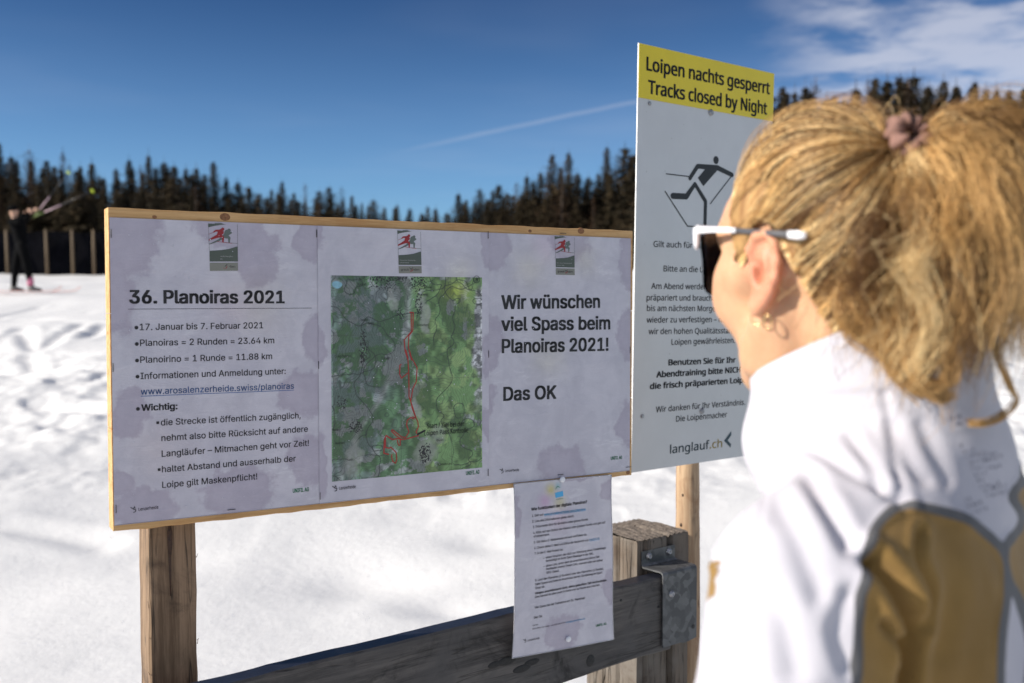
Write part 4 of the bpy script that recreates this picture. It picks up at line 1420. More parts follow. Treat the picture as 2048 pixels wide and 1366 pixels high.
build_sheet('notice_sheet', 0.0012, z_sheet, SW, SH, 0.0, 1, 'laminated sheet headed 36. Planoiras 2021 with bulleted race information', _b1, [(0.20, 0.30, 0.05, (1.06, 1.02, 0.86), 0.5), (0.06, 0.10, 0.05, (1.05, .96, .90), 0.5), (0.16, 0.30, 0.04, (1.05, 0.93, 0.93), 0.5)], content1, st1)
build_sheet('notice_sheet', 0.2935, z_sheet, SW - 0.0015, SH, 0.0009, 2, 'laminated sheet with the green trail map and red race route', _b2, [(0.24, 0.35, 0.03, (1.06, 1.04, 0.82), 0.5)], content2, st2)
build_sheet('notice_sheet', 0.5868, z_sheet, SW - 0.0020, SH, 0.0, 3, 'laminated sheet reading Wir wünschen viel Spass beim Planoiras 2021!', _b3, [(0.08, 0.36, 0.04, (1.05, 1.03, 0.85), 0.6), (0.12, 0.21, 0.04, (1.05, 1.03, 0.86), 0.6), (0.19, 0.38, 0.035, (1.05, 1.02, 0.84), 0.6), (0.11, 0.40, 0.03, (1.08, 0.85, 0.92), 0.4)], content3, st3)


# ------------------------------------------------------------------ small notice hanging below
RA = radians(51.84)
RD = np.array([sin(RA), cos(RA), 0.0]); RNn = np.array([cos(RA), -sin(RA), 0.0])
RAIL_TOP = CZ - 0.539
R0 = np.array([0.2918, 1.93, RAIL_TOP])       # top front corner of the rail's right end


def on_plane(px, py, P0, N):
    d = raydir(px, py); o = np.array([0, 0, CZ])
    return o + d * (np.dot(P0 - o, N) / np.dot(d, N))


fr = BO + BN * 0.006
nTL = on_plane(1027, 968, fr, BN); nTR = on_plane(1223, 950, fr, BN)
def lean(px, py, k):
    a = on_plane(px, py, fr, BN); b = on_plane(px, py, R0 + RNn * 0.004, RNn)
    return a * (1 - k) + b * k
nBL = lean(1024, 1316.5, 0.75); nBR = lean(1227, 1278.5, 0.55)
NW = np.linalg.norm(nTR - nTL); NH = np.linalg.norm(nTL - nBL)


def note_P(x, z, off=0.0):
    u = (np.asarray(x, float) / NW)[..., None]; v = (np.asarray(z, float) / NH)[..., None]
    p = (nBL * (1 - u) + nBR * u) * (1 - v) + (nTL * (1 - u) + nTR * u) * v
    wv = 0.004 * np.sin(v * pi) * np.cos(u * pi) + 0.0015 * np.sin(v * 9 + u * 3) + 0.003 * np.sin(v * pi)
    return p + BN * (wv + off)


nface = Face(lambda x, z, off: note_P(x, z, off), NW, NH)
norg = note_P(np.array([0.0]), np.array([0.0]))[0]
note = empty('information_notice', tuple(norg), 'small laminated page headed Wie funktioniert der digitale Planoiras pinned below the notice board', 'notice')
nx, nz = 70, 100
gx, gz_ = np.meshgrid(np.linspace(0, NW, nx), np.linspace(0, NH, nz))
Vt = note_P(gx.ravel(), gz_.ravel()) - norg
a = (np.arange(nz - 1)[:, None] * nx + np.arange(nx - 1)[None]).ravel()
Fc = np.stack([a, a + 1, a + nx + 1, a + nx], 1)
s_ = NW / 0.21
st = stain_field(gx, gz_, [(0.10 * s_, 0.03, 0.05, 0.055), (0.2, 0.28, 0.03, 0.03), (0.0, 0.25, 0.02, 0.05), (0.2, 0.10, 0.02, 0.05), (0.13, 0.31, 0.05, 0.015)], 99).ravel()
tn = np.ones((nx * nz, 3))
def z8(x, y): return (1000 + x / 3.415, 930 + y / 3.415)
for (c, r, colr, k) in ((z8(345, 165), 0.010, (1.05, 0.95, 0.25), .8), (z8(405, 250), 0.012, (1.05, 1.0, 0.45), .7), (z8(300, 240), 0.012, (1.0, 0.55, 0.85), .6), (z8(400, 350), 0.02, (1.05, 0.80, 0.90), .5), (z8(395, 140), 0.006, (0.4, 0.8, 0.8), .7)):
    c = nface.loc(*c); d = np.hypot(gx.ravel() - c[0], gz_.ravel() - c[1]) / r
    wgt = (k * np.exp(-d ** 2))[:, None]; tn = tn * (1 - wgt) + np.array(colr) * wgt
Vall = np.concatenate([Vt, Vt - BN * 0.0005])
add('paper', mesh_from('paper', Vall, np.concatenate([Fc, Fc[:, ::-1] + len(Vt)]), M['paper'], True, attrs={'stain': np.concatenate([st, st]), 'tint': np.concatenate([tn, tn])}), note)
mb = MB()
loop = [(t, 0) for t in np.linspace(0, NW, 14)] + [(NW, t) for t in np.linspace(0, NH, 18)] + [(t, NH) for t in np.linspace(NW, 0, 14)] + [(0, t) for t in np.linspace(NH, 0, 18)]
mb.tube([tuple(note_P(np.array([p[0]]), np.array([p[1]]), 0.0003)[0] - norg) for p in loop], 0.0009, 5, cap=False)
mb.build('laminate_rim', M['film'], note, True)
p = Print(nface, 0.0004); k = M['ink']
p.line('Wie funktioniert der digitale Planoiras?', z8(203, 300), z8(594, 250), 0.0050, k, off=0.026)
hh = 0.0040
for text, L, R in (('1. Geh auf', (206, 340), (286, 330)), ('2. Lies alle Informationen genau durch.', (208, 377), (500, 340)), ('3. Entscheide dich für die kleine oder grosse Runde.', (211, 413), (600, 362)),
                   ('4. Klick auf den Button der kleinen oder grossen Runde und geh auf', (214, 452), (718, 382)), ('«Teilnehmen».', (216, 476), (326, 460)), ('5. Gib deine E-Mailadresse ein und verifiziere sie.', (218, 515), (588, 462)),
                   ('6. Check deine E-Mail und öffne die Nachricht von', (221, 553), (598, 500)), ('7. In der E-Mail findest du:', (223, 590), (420, 562)), ('einen Voucher, der dich zur Abholung eines Goodiebags', (302, 617), (718, 552)),
                   ('berechtigt im Activ Sport Baselgia in der BAL.', (303, 640), (636, 590)), ('einen Link, unter dem du anschliessend deine Zeit', (303, 674), (676, 612)), ('hochladen kannst (innert 24h, manuell oder mit deiner', (305, 696), (700, 636)),
                   ('GPX-Datei).', (307, 722), (397, 708)), ('8. Lauf den Planoiras (2 Runden) oder den Planoirino (1 Runde),', (229, 773), (706, 695)), ('habe Spass und hole im Anschluss deinen Goodiebag im Sport', (229, 800), (697, 722)),
                   ('Shop ab.', (229, 827), (297, 815)), ('Dies kannst du aber auch in Ruhe von zu Hause aus machen.', (228, 888), (686, 808)), ('Viel Spass bei der Teilnahme am 36. Planoiras!', (225, 962), (580, 900)), ('Das OK', (220, 1032), (278, 1022))):
    p.line(text, z8(*L), z8(*R), hh, k, off=0.009)
p.line('Vergiss anschliessend nicht, deine gelaufene Zeit hochzuladen.', z8(228, 863), z8(733, 775), hh, k, off=0.022)
p.line('Kontakt:', z8(213, 1085), z8(250, 1078), 0.0024, k, off=0.005)
p.line('Heinz Office / Fun Design · +41 (0)81 385 57 57', z8(210, 1110), z8(438, 1070), 0.0026, k, off=0.005)
for b_ in ((287, 614), (289, 670)): p.disc(z8(*b_), 0.0008, k)
lenz(p, z8(180, 1195), z8(262, 1178), 0.0036)
p.build('lettering', note, norg)
p = Print(nface, 0.0004)
p.line('www.arosalenzerheide.swiss/planoiras', z8(290, 331), z8(582, 296), hh, M['cyan_ink'], off=0.022, under=True)
p.line('trackmt.ch', z8(603, 498), z8(676, 488), hh, M['cyan_ink'], off=0.006, under=True)
p.line('info@planoiras.ch', z8(443, 1068), z8(578, 1042), 0.0026, M['cyan_ink'], off=0.006, under=True)
p.poly([z8(372, 185), z8(428, 172), z8(430, 205), z8(375, 218)], M['cyan_ink'])
p.stroke([z8(378, 160), z8(392, 142), z8(408, 150)], 0.0009, M['green_ink'])
p.line('graubünden', z8(380, 230), z8(428, 222), 0.0016, M['green_ink'], HUMAN, off=0.01)
p.build('web_address', note, norg)
p = Print(nface, 0.0004); p.line('UNIFIL AG', z8(654, 1100), z8(728, 1085), 0.0042, M['green_ink'], off=0.028); p.build('sponsor_name', note, norg)
for (px, py) in (z8(422, 98), z8(455, 1180)):
    c = nface.loc(px, py); q = note_P(np.array([c[0]]), np.array([c[1]]), 0.001)[0] - norg
    B = Matrix((tuple(BD), tuple(UP), tuple(BN))).transposed().to_4x4()
    MB().lathe([(0.0042, 0), (0.0052, 0.0012), (0.0052, 0.0030), (0.0040, 0.0042), (0.001, 0.0046)], 18, Matrix.Translation(tuple(q)) @ B).build('push_pin', M['white'], note, True)

# ------------------------------------------------------------------ sawn post under the board
def frame_obj(name, P0, D, label, cat, group=None):
    return empty(name, tuple(P0), label, cat, group, math.atan2(D[1], D[0]))


pst = BO + BD * 0.0516 - BN * 0.0352
pst = np.array([pst[0], pst[1], 0.0])
lp = frame_obj('wooden_post', pst, BD, 'rough sawn square post holding up the left end of the notice board', 'post')
gzp = float(ground_h(pst[0], pst[1]))
mb = MB()
nseg = 60; wv = np.random.default_rng(2)
zs = np.linspace(-0.3, CZ - 0.02, nseg)
for z in zs:
    e = [0.0009 * (vnoise(np.array([z * 30 + s * 9.0]), np.array([s * 3.0]), seed=4)[0] - 0.5) * 2 for s in range(8)]
    b_ = 0.003
    for (x, y), q in zip(((b_, 0), (0.067 - b_, 0), (0.067, b_), (0.067, 0.072 - b_), (0.067 - b_, 0.072), (b_, 0.072), (0, 0.072 - b_), (0, b_)), e):
        mb.v.append((x + q, y + (q if y > 0.03 else abs(q)), z))
for i_ in range(nseg - 1):
    for j in range(8):
        mb.f.append((i_ * 8 + j, i_ * 8 + (j + 1) % 8, (i_ + 1) * 8 + (j + 1) % 8, (i_ + 1) * 8 + j)); mb.m.append(0)
mb.f.append(tuple(range((nseg - 1) * 8, nseg * 8))); mb.m.append(0)
mb.build('post_shaft', M['postwood'], lp)
# dark resin pocket (split knot) on the face, and splinters along the edge
mb = MB()
cpt = (1058, 1140)
for (x, z, w_, h_) in ((0.030, CZ - 0.345, 0.0035, 0.030), (0.030, CZ - 0.385, 0.0016, 0.040)):
    mb.lathe([(0.001, -h_), (w_, -h_ * 0.2), (w_ * 1.1, h_ * 0.4), (0.001, h_)], 10, Matrix.Translation((x, 0.0005, z)) @ Matrix.Scale(0.25, 4, (0, 1, 0)))
mb.build('split_knot', simple('dark_resin', (0.045, 0.018, 0.008), 0.5, var=0.5, scale=200, bump=0.6), lp, True)
mb = MB(); rg = np.random.default_rng(8)
for k in range(7):
    z = rg.uniform(0.9, 1.25); x = 0.067 if k % 3 else 0.0
    mb.tube([(x, 0.002, z), (x + (0.0016 if x else -0.0016) * rg.uniform(.5, 1.6), -0.0005, z + rg.uniform(0.003, 0.012))], [0.0006, 0.0002], 4)
mb.build('splinter', M['postwood'], lp)

# ------------------------------------------------------------------ timber fence: rail, post, bracket
tf = frame_obj('timber_fence', (R0[0], R0[1], 0.0), RD, 'dark weathered plank rail fixed to a thick cracked post by a galvanised bracket', 'fence')
# local: x along the rail (towards right/far), y away from the reader, origin below the plate's left edge
rt_ = RAIL_TOP
mb = MB()
n = 70; xsn = np.linspace(-1.45, 0.03, n)
for i_, x in enumerate(xsn):
    jt = 0.0018 * (fbm(np.array([x * 14]), np.array([1.0]), oct=3, seed=6)[0] - 0.5) * 2
    jb = 0.004 * (fbm(np.array([x * 9]), np.array([5.0]), oct=3, seed=7)[0] - 0.5) * 2
    for (yy, zz) in ((0.004, -0.150 + jb), (0.0015, -0.147 + jb), (0.0015, -0.004 + jt), (0.0045, 0 + jt), (0.036, 0 + jt), (0.038, -0.003 + jt), (0.038, -0.147 + jb), (0.035, -0.150 + jb)):
        mb.v.append((x, yy, rt_ + zz))
for i_ in range(n - 1):
    for j in range(8):
        mb.f.append((i_ * 8 + j, (i_ + 1) * 8 + j, (i_ + 1) * 8 + (j + 1) % 8, i_ * 8 + (j + 1) % 8)); mb.m.append(1 if j == 3 else 0)
mb.f.append(tuple(range(8))); mb.m.append(0)
mb.f.append(tuple(reversed(range((n - 1) * 8, n * 8)))); mb.m.append(0)
o = mb.build('rail', [M['railwood'], M['railtop']], tf)
# dark wet knots in the rail face
M['bknot'] = simple('black_knot', (0.010, 0.009, 0.009), 0.6, var=0.5, scale=150, bump=0.6)
def rail_loc(px, py):
    q = on_plane(px, py, R0, RNn) - R0
    return float(np.dot(q, RD)), RAIL_TOP + q[2]
for (px, py, r, sx) in ((1015, 1322, 0.008, 2.6), (1045, 1338, 0.007, 3.0), (990, 1330, 0.006, 2.4), (1182, 1322, 0.012, 0.9), (1243, 1201, 0.0028, 1.0), (1318, 1214, 0.0025, 1.6), (1065, 1325, 0.006, 3.0)):
    x, z = rail_loc(px, py)
    mb = MB(); mb.lathe([(r, 0.0), (r * 0.9, 0.0007), (r * 0.4, 0.0009)], 16, Matrix.Translation((x, 0.0017, z)) @ Matrix.Rotation(pi / 2, 4, 'X') @ Matrix.Scale(sx, 4, (1, 0, 0)))
    mb.build('knot', M['bknot'], tf, True)
# second lower rail stub seen under the first
MB().quadbox((-1.2, 0.006, rt_ - 0.42), (0.02, 0.04, rt_ - 0.28), 0.003).build('rail', M['railwood'], tf)

# post: grooved saw marks on the top, deep drying crack on the reader's face
PX0, PY0 = -0.0141, 0.0500      # local corner
PS = 0.150
ptop = CZ - 0.4766
mb = MB()
segs = 24
def post_outline():
    pts = []
    N = 22
    for i_ in range(N): pts.append((PX0 + PS * i_ / N, PY0))
    for i_ in range(N): pts.append((PX0 + PS, PY0 + PS * i_ / N))
    for i_ in range(N): pts.append((PX0 + PS - PS * i_ / N, PY0 + PS))
    for i_ in range(N): pts.append((PX0, PY0 + PS - PS * i_ / N))
    return pts
ol = post_outline(); NP = len(ol)
levels = np.concatenate([np.linspace(-0.3, ptop - 0.25, 8), np.linspace(ptop - 0.24, ptop - 0.004, 30), [ptop]])
for z in levels:
    for j, (x, y) in enumerate(ol):
        cx_, cy_ = PX0 + PS / 2, PY0 + PS / 2
        push = 0.0012 * (vnoise(np.array([j * 0.9]), np.array([z * 8.0]), seed=12)[0] - 0.5) * 2
        if j in (13, 14) : push -= 0.020 if j == 13 else 0.016
        if j in (3,): push -= 0.006
        if j in (74, 80): push -= 0.005
        if z == ptop: push -= 0.002
        nx_, ny_ = (0, -1) if j < 22 else ((1, 0) if j < 44 else ((0, 1) if j < 66 else (-1, 0)))
        if j % 22 == 0: push -= 0.002
        mb.v.append((x + nx_ * push + (0.001 * sin(z * 22) if j in (13, 14) else 0), y + ny_ * push, z))
L_ = len(levels)
for i_ in range(L_ - 1):
    for j in range(NP):
        mb.f.append((i_ * NP + j, i_ * NP + (j + 1) % NP, (i_ + 1) * NP + (j + 1) % NP, (i_ + 1) * NP + j)); mb.m.append(0)
# top: ridged grid inset
n0 = len(mb.v); G = 30
for i_ in range(G + 1):
    for j in range(G + 1):
        x = PX0 + PS * (0.012 + 0.976 * i_ / G); y = PY0 + PS * (0.012 + 0.976 * j / G)
        hh_ = 0.0016 * sin(i_ * 2.1 + 0.5 * sin(j * .5)) + 0.001 * rnd.random() + 0.003 * sin(j / G * pi) - (0.006 if i_ in (18,) and j < 20 else 0)
        mb.v.append((x, y, ptop + hh_))
for i_ in range(G):
    for j in range(G):
        q = n0 + i_ * (G + 1) + j
        mb.f.append((q, q + G + 1, q + G + 2, q + 1)); mb.m.append(1)
mb.build('post', [M['weathered'], M['endgrain']], tf)

# bracket: flange on the post, shelf, hanging plate in front of the rail
br = MB(); th = 0.003
bx0, bx1 = 0.0, 0.098
yb, yf = PY0 - 0.0015, -0.006
zt_ = CZ - (1147 - 604) / F * 1.93 * 1.0      # shelf height
zt_ = CZ - 0.5275
prof = [(yb, zt_ + 0.030), (yb, zt_ + 0.004), (yb - 0.003, zt_), (yf + 0.006, zt_ - 0.001), (yf + 0.002, zt_ - 0.003), (yf, zt_ - 0.007), (yf, zt_ - 0.150)]
nrmv = [(-1, 0), (-1, 0.2), (-.5, 1), (-0.1, 1), (-.7, .7), (-1, .1), (-1, 0)]
def edge_x(i_):   # flange is set further left than the plate
    return (-0.004, 0.092) if i_ < 2 else (bx0 - (0.004 if i_ == 2 else 0), bx1)
for i_, ((y, z), (ny, nz_)) in enumerate(zip(prof, nrmv)):
    xa_, xb_ = edge_x(i_)
    for x in np.linspace(xa_, xb_, 9):
        wob = 0.0025 * sin(x * 60 + 1) * (1 if i_ == 6 else 0) * (x > 0.05)
        br.v.append((x, y, z + wob))
    for x in np.linspace(xa_, xb_, 9):
        br.v.append((x, y - ny * -th if False else y + th * (1 if ny < -.5 else 0.2), z - th * (1 if nz_ > .5 else 0)))
for i_ in range(len(prof) - 1):
    for k in range(8):
        a = i_ * 18 + k; b_ = (i_ + 1) * 18 + k
        br.f.append((a, b_, b_ + 1, a + 1)); br.f.append((a + 9, a + 10, b_ + 10, b_ + 9)); br.m += [0, 0]
    for (k0, fl) in ((0, 0), (8, 1)):
        a = i_ * 18 + k0; b_ = (i_ + 1) * 18 + k0
        q = (a, a + 9, b_ + 9, b_); br.f.append(q if fl == 0 else q[::-1]); br.m.append(0)
for i_ in (0, len(prof) - 1):
    for k in range(8):
        a = i_ * 18 + k; q = (a, a + 1, a + 10, a + 9); br.f.append(q if i_ == 0 else q[::-1]); br.m.append(0)
bo = br.build('bracket', [M['zinc']], tf)
RX = Matrix.Rotation(pi / 2, 4, 'X')
def bolt(x, y, z, r=0.0062):
    mb = MB()
    T_ = Matrix.Translation((x, y, z)) @ RX
    mb.lathe([(r * 1.25, 0), (r * 1.25, 0.0012), (r * 1.0, 0.0016), (r * 0.95, 0.0035), (r * 0.7, 0.0048), (r * 0.42, 0.0050), (r * 0.38, 0.0020)], 18, T_)
    o = mb.build('screw', M['steel'], bo, True)
bolt(0.016, yb, zt_ + 0.018); bolt(0.074, yb, zt_ + 0.018); bolt(0.024, yf, zt_ - 0.047, 0.0058)
mb = MB(); mb.lathe([(0.0045, 0.0002), (0.0045, 0.0007), (0.003, 0.0008)], 14, Matrix.Translation((0.088, yf, zt_ - 0.125)) @ RX)
mb.build('screw_hole', M['black'], bo)

# ------------------------------------------------------------------ tall sign and its round stake
SA, ST, SR = 0.9048504, 0.01808871, 0.0011
sd = np.array([sin(SA), cos(SA), 0]); sn = np.array([cos(SA), -sin(SA), 0])
su = UP * cos(ST) + sn * sin(ST); snn = np.cross(sd, su); snn = snn if np.dot(snn, sn) > 0 else -snn
SWd, SHt = 0.42649, 0.85335
STL = np.array([0.249598, 1.98, CZ + 0.509617])
SO = STL - su * SHt
def sign_P(x, z, off=0.0):
    x = np.asarray(x, float)[..., None]; z = np.asarray(z, float)[..., None]
    return SO + sd * x + su * z + snn * off
sface = Face(lambda x, z, off: sign_P(x, z, off), SWd, SHt)
sg = empty('trail_sign', tuple(SO), 'tall white metal sign with yellow header Loipen nachts gesperrt', 'sign')


def sign_mat(name, col, rough=0.32):
    m, t, b = material(name)
    v = t.coords()
    n = t.noise(v, 9, 5, 0.6)
    c = t.mix(t.ramp(n, 0.3, 0.7), tuple(x * 0.94 for x in col), col)
    sp = t.n('ShaderNodeTexVoronoi', ins={'Vector': v, 'Scale': 70.0})
    dot = t.math('MULTIPLY', t.ramp(sp.outputs[0], 0.12, 0.05), t.math('GREATER_THAN', t.n('ShaderNodeSeparateColor', ins={0: sp.outputs[1]}).outputs[0], 0.86))
    c = t.mix(t.math('MULTIPLY', dot, 0.5), c, (0.25, 0.24, 0.23))
    t.set(b, 'Base Color', c); t.set(b, 'Roughness', rough); t.set(b, 'Coat Weight', 0.2)
    return m


M['sign_white'] = sign_mat('sign_white_enamel', (0.60, 0.605, 0.61))
M['sign_yellow'] = sign_mat('sign_yellow_film', (0.78, 0.60, 0.0))
M['sign_edge'] = simple('bright_cut_edge', (0.8, 0.8, 0.8), 0.4, metal=0.2, var=0.3, scale=300, bump=0.8, bscale=700)
mb = MB()
rr = 0.012; out = []
for (cx_, cz_, a0) in ((0, 0, None), (SWd - rr, rr, -90), (SWd, SHt, None), (0, SHt, None)):
    if a0 is None: out.append((cx_, cz_))
    else:
        for k in range(7): q = radians(a0 + 90 * k / 6); out.append((cx_ + rr * cos(q), cz_ + rr * sin(q)))
oa = np.array(out)
front = sign_P(oa[:, 0], oa[:, 1], 0.0) - SO; bk = sign_P(oa[:, 0], oa[:, 1], -0.003) - SO
n = len(oa)
mb.v = [tuple(q) for q in front] + [tuple(q) for q in bk]
mb.f = [tuple(range(n)), tuple(reversed(range(n, 2 * n)))] + [(i_ + n, (i_ + 1) % n + n, (i_ + 1) % n, i_) for i_ in range(n)]
mb.m = [0, 0] + [1] * n
mb.build('sign_plate', [M['sign_white'], M['sign_edge']], sg)
def z6(x, y): return (1250 + x / 3.036, 70 + y / 3.036)
def z7(x, y): return (1250 + x / 2.733, 460 + y / 2.733)
hl = sface.loc(*z6(72, 400)); hr = sface.loc(1548, 237)
mb = MB()
zl = (hl[1] + hr[1]) / 2
q4 = np.array([(0.0008, zl), (SWd - 0.0008, zl), (SWd - 0.0008, SHt - 0.0008), (0.0008, SHt - 0.0008)])
ft = sign_P(q4[:, 0], q4[:, 1], 0.0009) - SO; bt = sign_P(q4[:, 0], q4[:, 1], 0.0001) - SO
mb.v = [tuple(q) for q in ft] + [tuple(q) for q in bt]
mb.f = [(0, 1, 2, 3)] + [(i_ + 4, (i_ + 1) % 4 + 4, (i_ + 1) % 4, i_) for i_ in range(4)]; mb.m = [0] * 5
mb.build('header_panel', M['sign_yellow'], sg)
p = Print(sface, 0.0014)
p.line('Loipen nachts gesperrt', z6(127, 213), z6(877, 360), 0.0258, M['black'], HUMAN, off=0.026)
p.line('Tracks closed by Night', z6(137, 354), z6(860, 483), 0.0258, M['black'], HUMAN, off=0.026)
p.build('header_lettering', sg, SO)
p = Print(sface, 0.0005); k = M['black']
h1 = 0.0118
for text, pre, L, R in (('Gilt auch für Biathleten', 'Gilt auch für B', z7(155, 92), z7(400, 100)), ('Bitte an die Langläufer:', 'Bitte an die L', z7(210, 226), z7(425, 231)),
                        ('Am Abend werden die Loipen', 'Am Abend werden', z7(143, 322), z7(448, 325)), ('präpariert und brauchen Zeit, um', 'präpariert und brauch', z7(117, 385), z7(475, 387)),
                        ('bis am nächsten Morgen sich', 'bis am nächsten Morge', z7(119, 443), z7(493, 444)), ('wieder zu verfestigen – nur so kann', 'wieder zu verfestigen –', z7(117, 507), z7(500, 503)),
                        ('wir den hohen Qualitätsstandard der', 'wir den hohen Qualitätss', z7(128, 570), z7(535, 565)), ('Loipen gewährleisten.', 'Loipen gewährleiste', z7(253, 628), z7(573, 618)),
                        ('Wir danken für Ihr Verständnis.', None, z7(168, 997), z7(655, 955)), ('Die Loipenmacher', None, z7(278, 1048), z7(557, 1022))):
    p.line(text, L, R, h1, k, HUMAN, off=0.008, prefix=pre)
for text, L, R in (('Benutzen Sie für Ihr', z7(236, 740), z7(605, 724)), ('Abendtraining bitte NICHT', z7(170, 806), z7(655, 776)), ('die frisch präparierten Loipen.', z7(135, 870), z7(697, 830))):
    p.line(text, L, R, h1, k, HUMAN, off=0.034)
p.build('lettering', sg, SO)
p = Print(sface, 0.0005)
p.disc(z6(552, 760), 0.0085, k)
p.stroke([z6(248, 843), z6(392, 860)], 0.0022, k, False, False)
p.stroke([z6(393, 870), z6(440, 797), z6(560, 806), z6(650, 850)], [0.0095, 0.010, 0.011, 0.010], k)
p.poly([z6(442, 868), z6(488, 812), z6(560, 822), z6(475, 918)], k)
p.stroke([z6(288, 977), z6(372, 981), z6(424, 905)], [0.0125, 0.0125, 0.0085], k)
p.stroke([z6(424, 905), z6(488, 1010), z6(485, 1148)], [0.009, 0.010, 0.0098], k)
p.stroke([z6(243, 950), z6(378, 1160), z6(760, 1192)], 0.0026, k)
p.stroke([z6(517, 1025), z6(578, 945), z6(650, 852)], 0.0024, k)
p.build('skier_pictogram', sg, SO)
p = Print(sface, 0.0005)
p.line('langlauf', z7(245, 1222), z7(460, 1195), 0.0175, M['teal_ink'], HUMAN, off=0.01)
p.line('.ch', z7(462, 1195), z7(530, 1187), 0.0175, M['gold_ink'], HUMAN, off=0.006)
p.poly([z7(580, 1098), z7(541, 1152), z7(576, 1190), z7(579, 1170), z7(560, 1150), z7(580, 1122)], M['teal_ink'])
p.build('web_logo', sg, SO)
def sign_screw(px, py, r, big):
    c = sface.loc(px, py); q = sign_P(np.array([c[0]]), np.array([c[1]]), 0.0008)[0] - SO
    B = Matrix((tuple(sd), tuple(su), tuple(snn))).transposed().to_4x4()
    MB().lathe([(r, 0), (r, 0.0012), (r * 0.75, 0.0016), (r * 0.7, 0.0040 if big else 0.002), (r * 0.4, 0.0046 if big else 0.0022), (r * .3, 0.002)], 16, Matrix.Translation(tuple(q)) @ B).build('screw', M['steel'], sg, True)
sign_screw(*z6(520, 471), 0.0068, True); sign_screw(*z6(148, 416), 0.004, False); sign_screw(*z7(93, 1018), 0.0042, False); sign_screw(*z7(418, 990), 0.0062, True)

stx, sty = 0.3780, 2.144
stk = empty('round_stake', (stx, sty, 0), 'peeled round wooden stake carrying the tall white sign', 'post')
mb = MB(); zz = np.linspace(-0.3, CZ + 0.44, 70)
mb.tube([(0.004 * sin(z * 2.2), 0.003 * sin(z * 3 + 1), z) for z in zz], [0.0255 + 0.0012 * sin(z * 9) + 0.0012 * rnd.random() for z in zz], 20)
mb.build('stake_shaft', M['stake'], stk, True)
M['sknot'] = simple('dark_knot', (0.05, 0.025, 0.012), 0.6, var=0.5, scale=300, bump=0.6)
for (px, py, r) in ((1386, 994, 0.0045), (1391, 1078, 0.004), (1366, 990, 0.0025), (1362, 1050, 0.003)):
    d = at(px, py, sty - 0.022) - np.array([stx, sty, 0])
    ang_ = math.atan2(d[1], d[0]); d[0] = 0.0262 * cos(ang_); d[1] = 0.0262 * sin(ang_)
    mb = MB(); mb.lathe([(r, -0.002), (r * .9, 0.0008), (r * .4, 0.0012)], 12, Matrix.Translation(tuple(d)) @ Matrix.Rotation(ang_, 4, 'Z') @ Matrix.Rotation(pi / 2, 4, 'Y') @ Matrix.Scale(1.5, 4, (1, 0, 0)))
    mb.build('knot', M['sknot'], stk, True)
# two clamps holding the plate to the stake
for zc_ in (0.33, -0.19):
    mb = MB()
    pts = [(-0.030 * cos(t) * 1.0, -0.030 * sin(t), CZ + zc_) for t in np.linspace(0, 2 * pi, 24)]
    mb.tube(pts, 0.0022, 6, cap=False)
    mb.build('clamp_band', M['steel'], stk, True)

# ------------------------------------------------------------------ the woman
def skin_mat():
    m, t, b = material('skin')
    v = t.coords()
    red = t.attr('red')
    n = t.noise(v, 40, 5, 0.6)
    c = t.mix(t.ramp(n, 0.3, 0.7), (0.55, 0.31, 0.18), (0.63, 0.375, 0.225))
    c = t.mix(red, c, (0.62, 0.20, 0.13))
    t.set(b, 'Base Color', c); t.set(b, 'Roughness', 0.5); t.set(b, 'Specular IOR Level', 0.35)
    t.set(b, 'Subsurface Weight', 0.35); t.set(b, 'Subsurface Radius', (1.0, 0.35, 0.2)); t.set(b, 'Subsurface Scale', 0.006)
    bn = t.n('ShaderNodeBump', ins={'Strength': 0.12, 'Distance': 0.0008, 'Height': t.noise(v, 700, 3)})
    t.set(b, 'Normal', bn)
    return m


M['skin'] = skin_mat()


def hair_mat(name, ca, cb, rough=0.42):
    m, t, b = material(name)
    rp = t.n('ShaderNodeValToRGB', ins={0: t.attr('tone')})
    e_ = rp.color_ramp.elements; e_[0].color = (*ca, 1); e_[1].color = (*cb, 1)
    k1_ = e_.new(0.45); k1_.color = tuple(x * .55 + y * .45 for x, y in zip(ca, (0.80, 0.47, 0.17))) + (1,)
    k2_ = e_.new(0.8); k2_.color = (cb[0] * 0.86, cb[1] * 0.70, cb[2] * 0.52, 1)
    c = rp.outputs[0]
    t.set(b, 'Base Color', c); t.set(b, 'Roughness', rough); t.set(b, 'Specular IOR Level', 0.45)
    t.set(b, 'Transmission Weight', 0.0)
    return m


M['hair'] = hair_mat('blonde_hair', (0.11, 0.048, 0.014), (0.97, 0.73, 0.38), 0.5)  # dark-to-pale range is hair colour plus painted sun and shade contrast
M['undercoat'] = hair_mat('dark_blonde_roots', (0.12, 0.065, 0.027), (0.28, 0.165, 0.075), 0.6)

BF = np.array([-0.8, 0.6, 0.0]); BL = np.array([-0.6, -0.8, 0.0])
BO_ = np.array([0.300, 0.835, CZ - 0.100])
BM = np.stack([BF, BL, UP])                    # rows: body axes


def b2w(p): return np.asarray(p) @ BM + BO_
def w2b(p): return (np.asarray(p) - BO_) @ BM.T


HYAW = (np.array([-0.39, 0.921, 0]), np.array([-0.921, -0.39, 0]))
HC = np.array([0.2690, 0.845, CZ + 0.0230])
HS = 1.05
HM = np.stack([HYAW[0], HYAW[1], UP])
def h2w(p): return np.asarray(p, float) * HS @ HM + HC
def hb(*p): return w2b(h2w(np.array(p)))


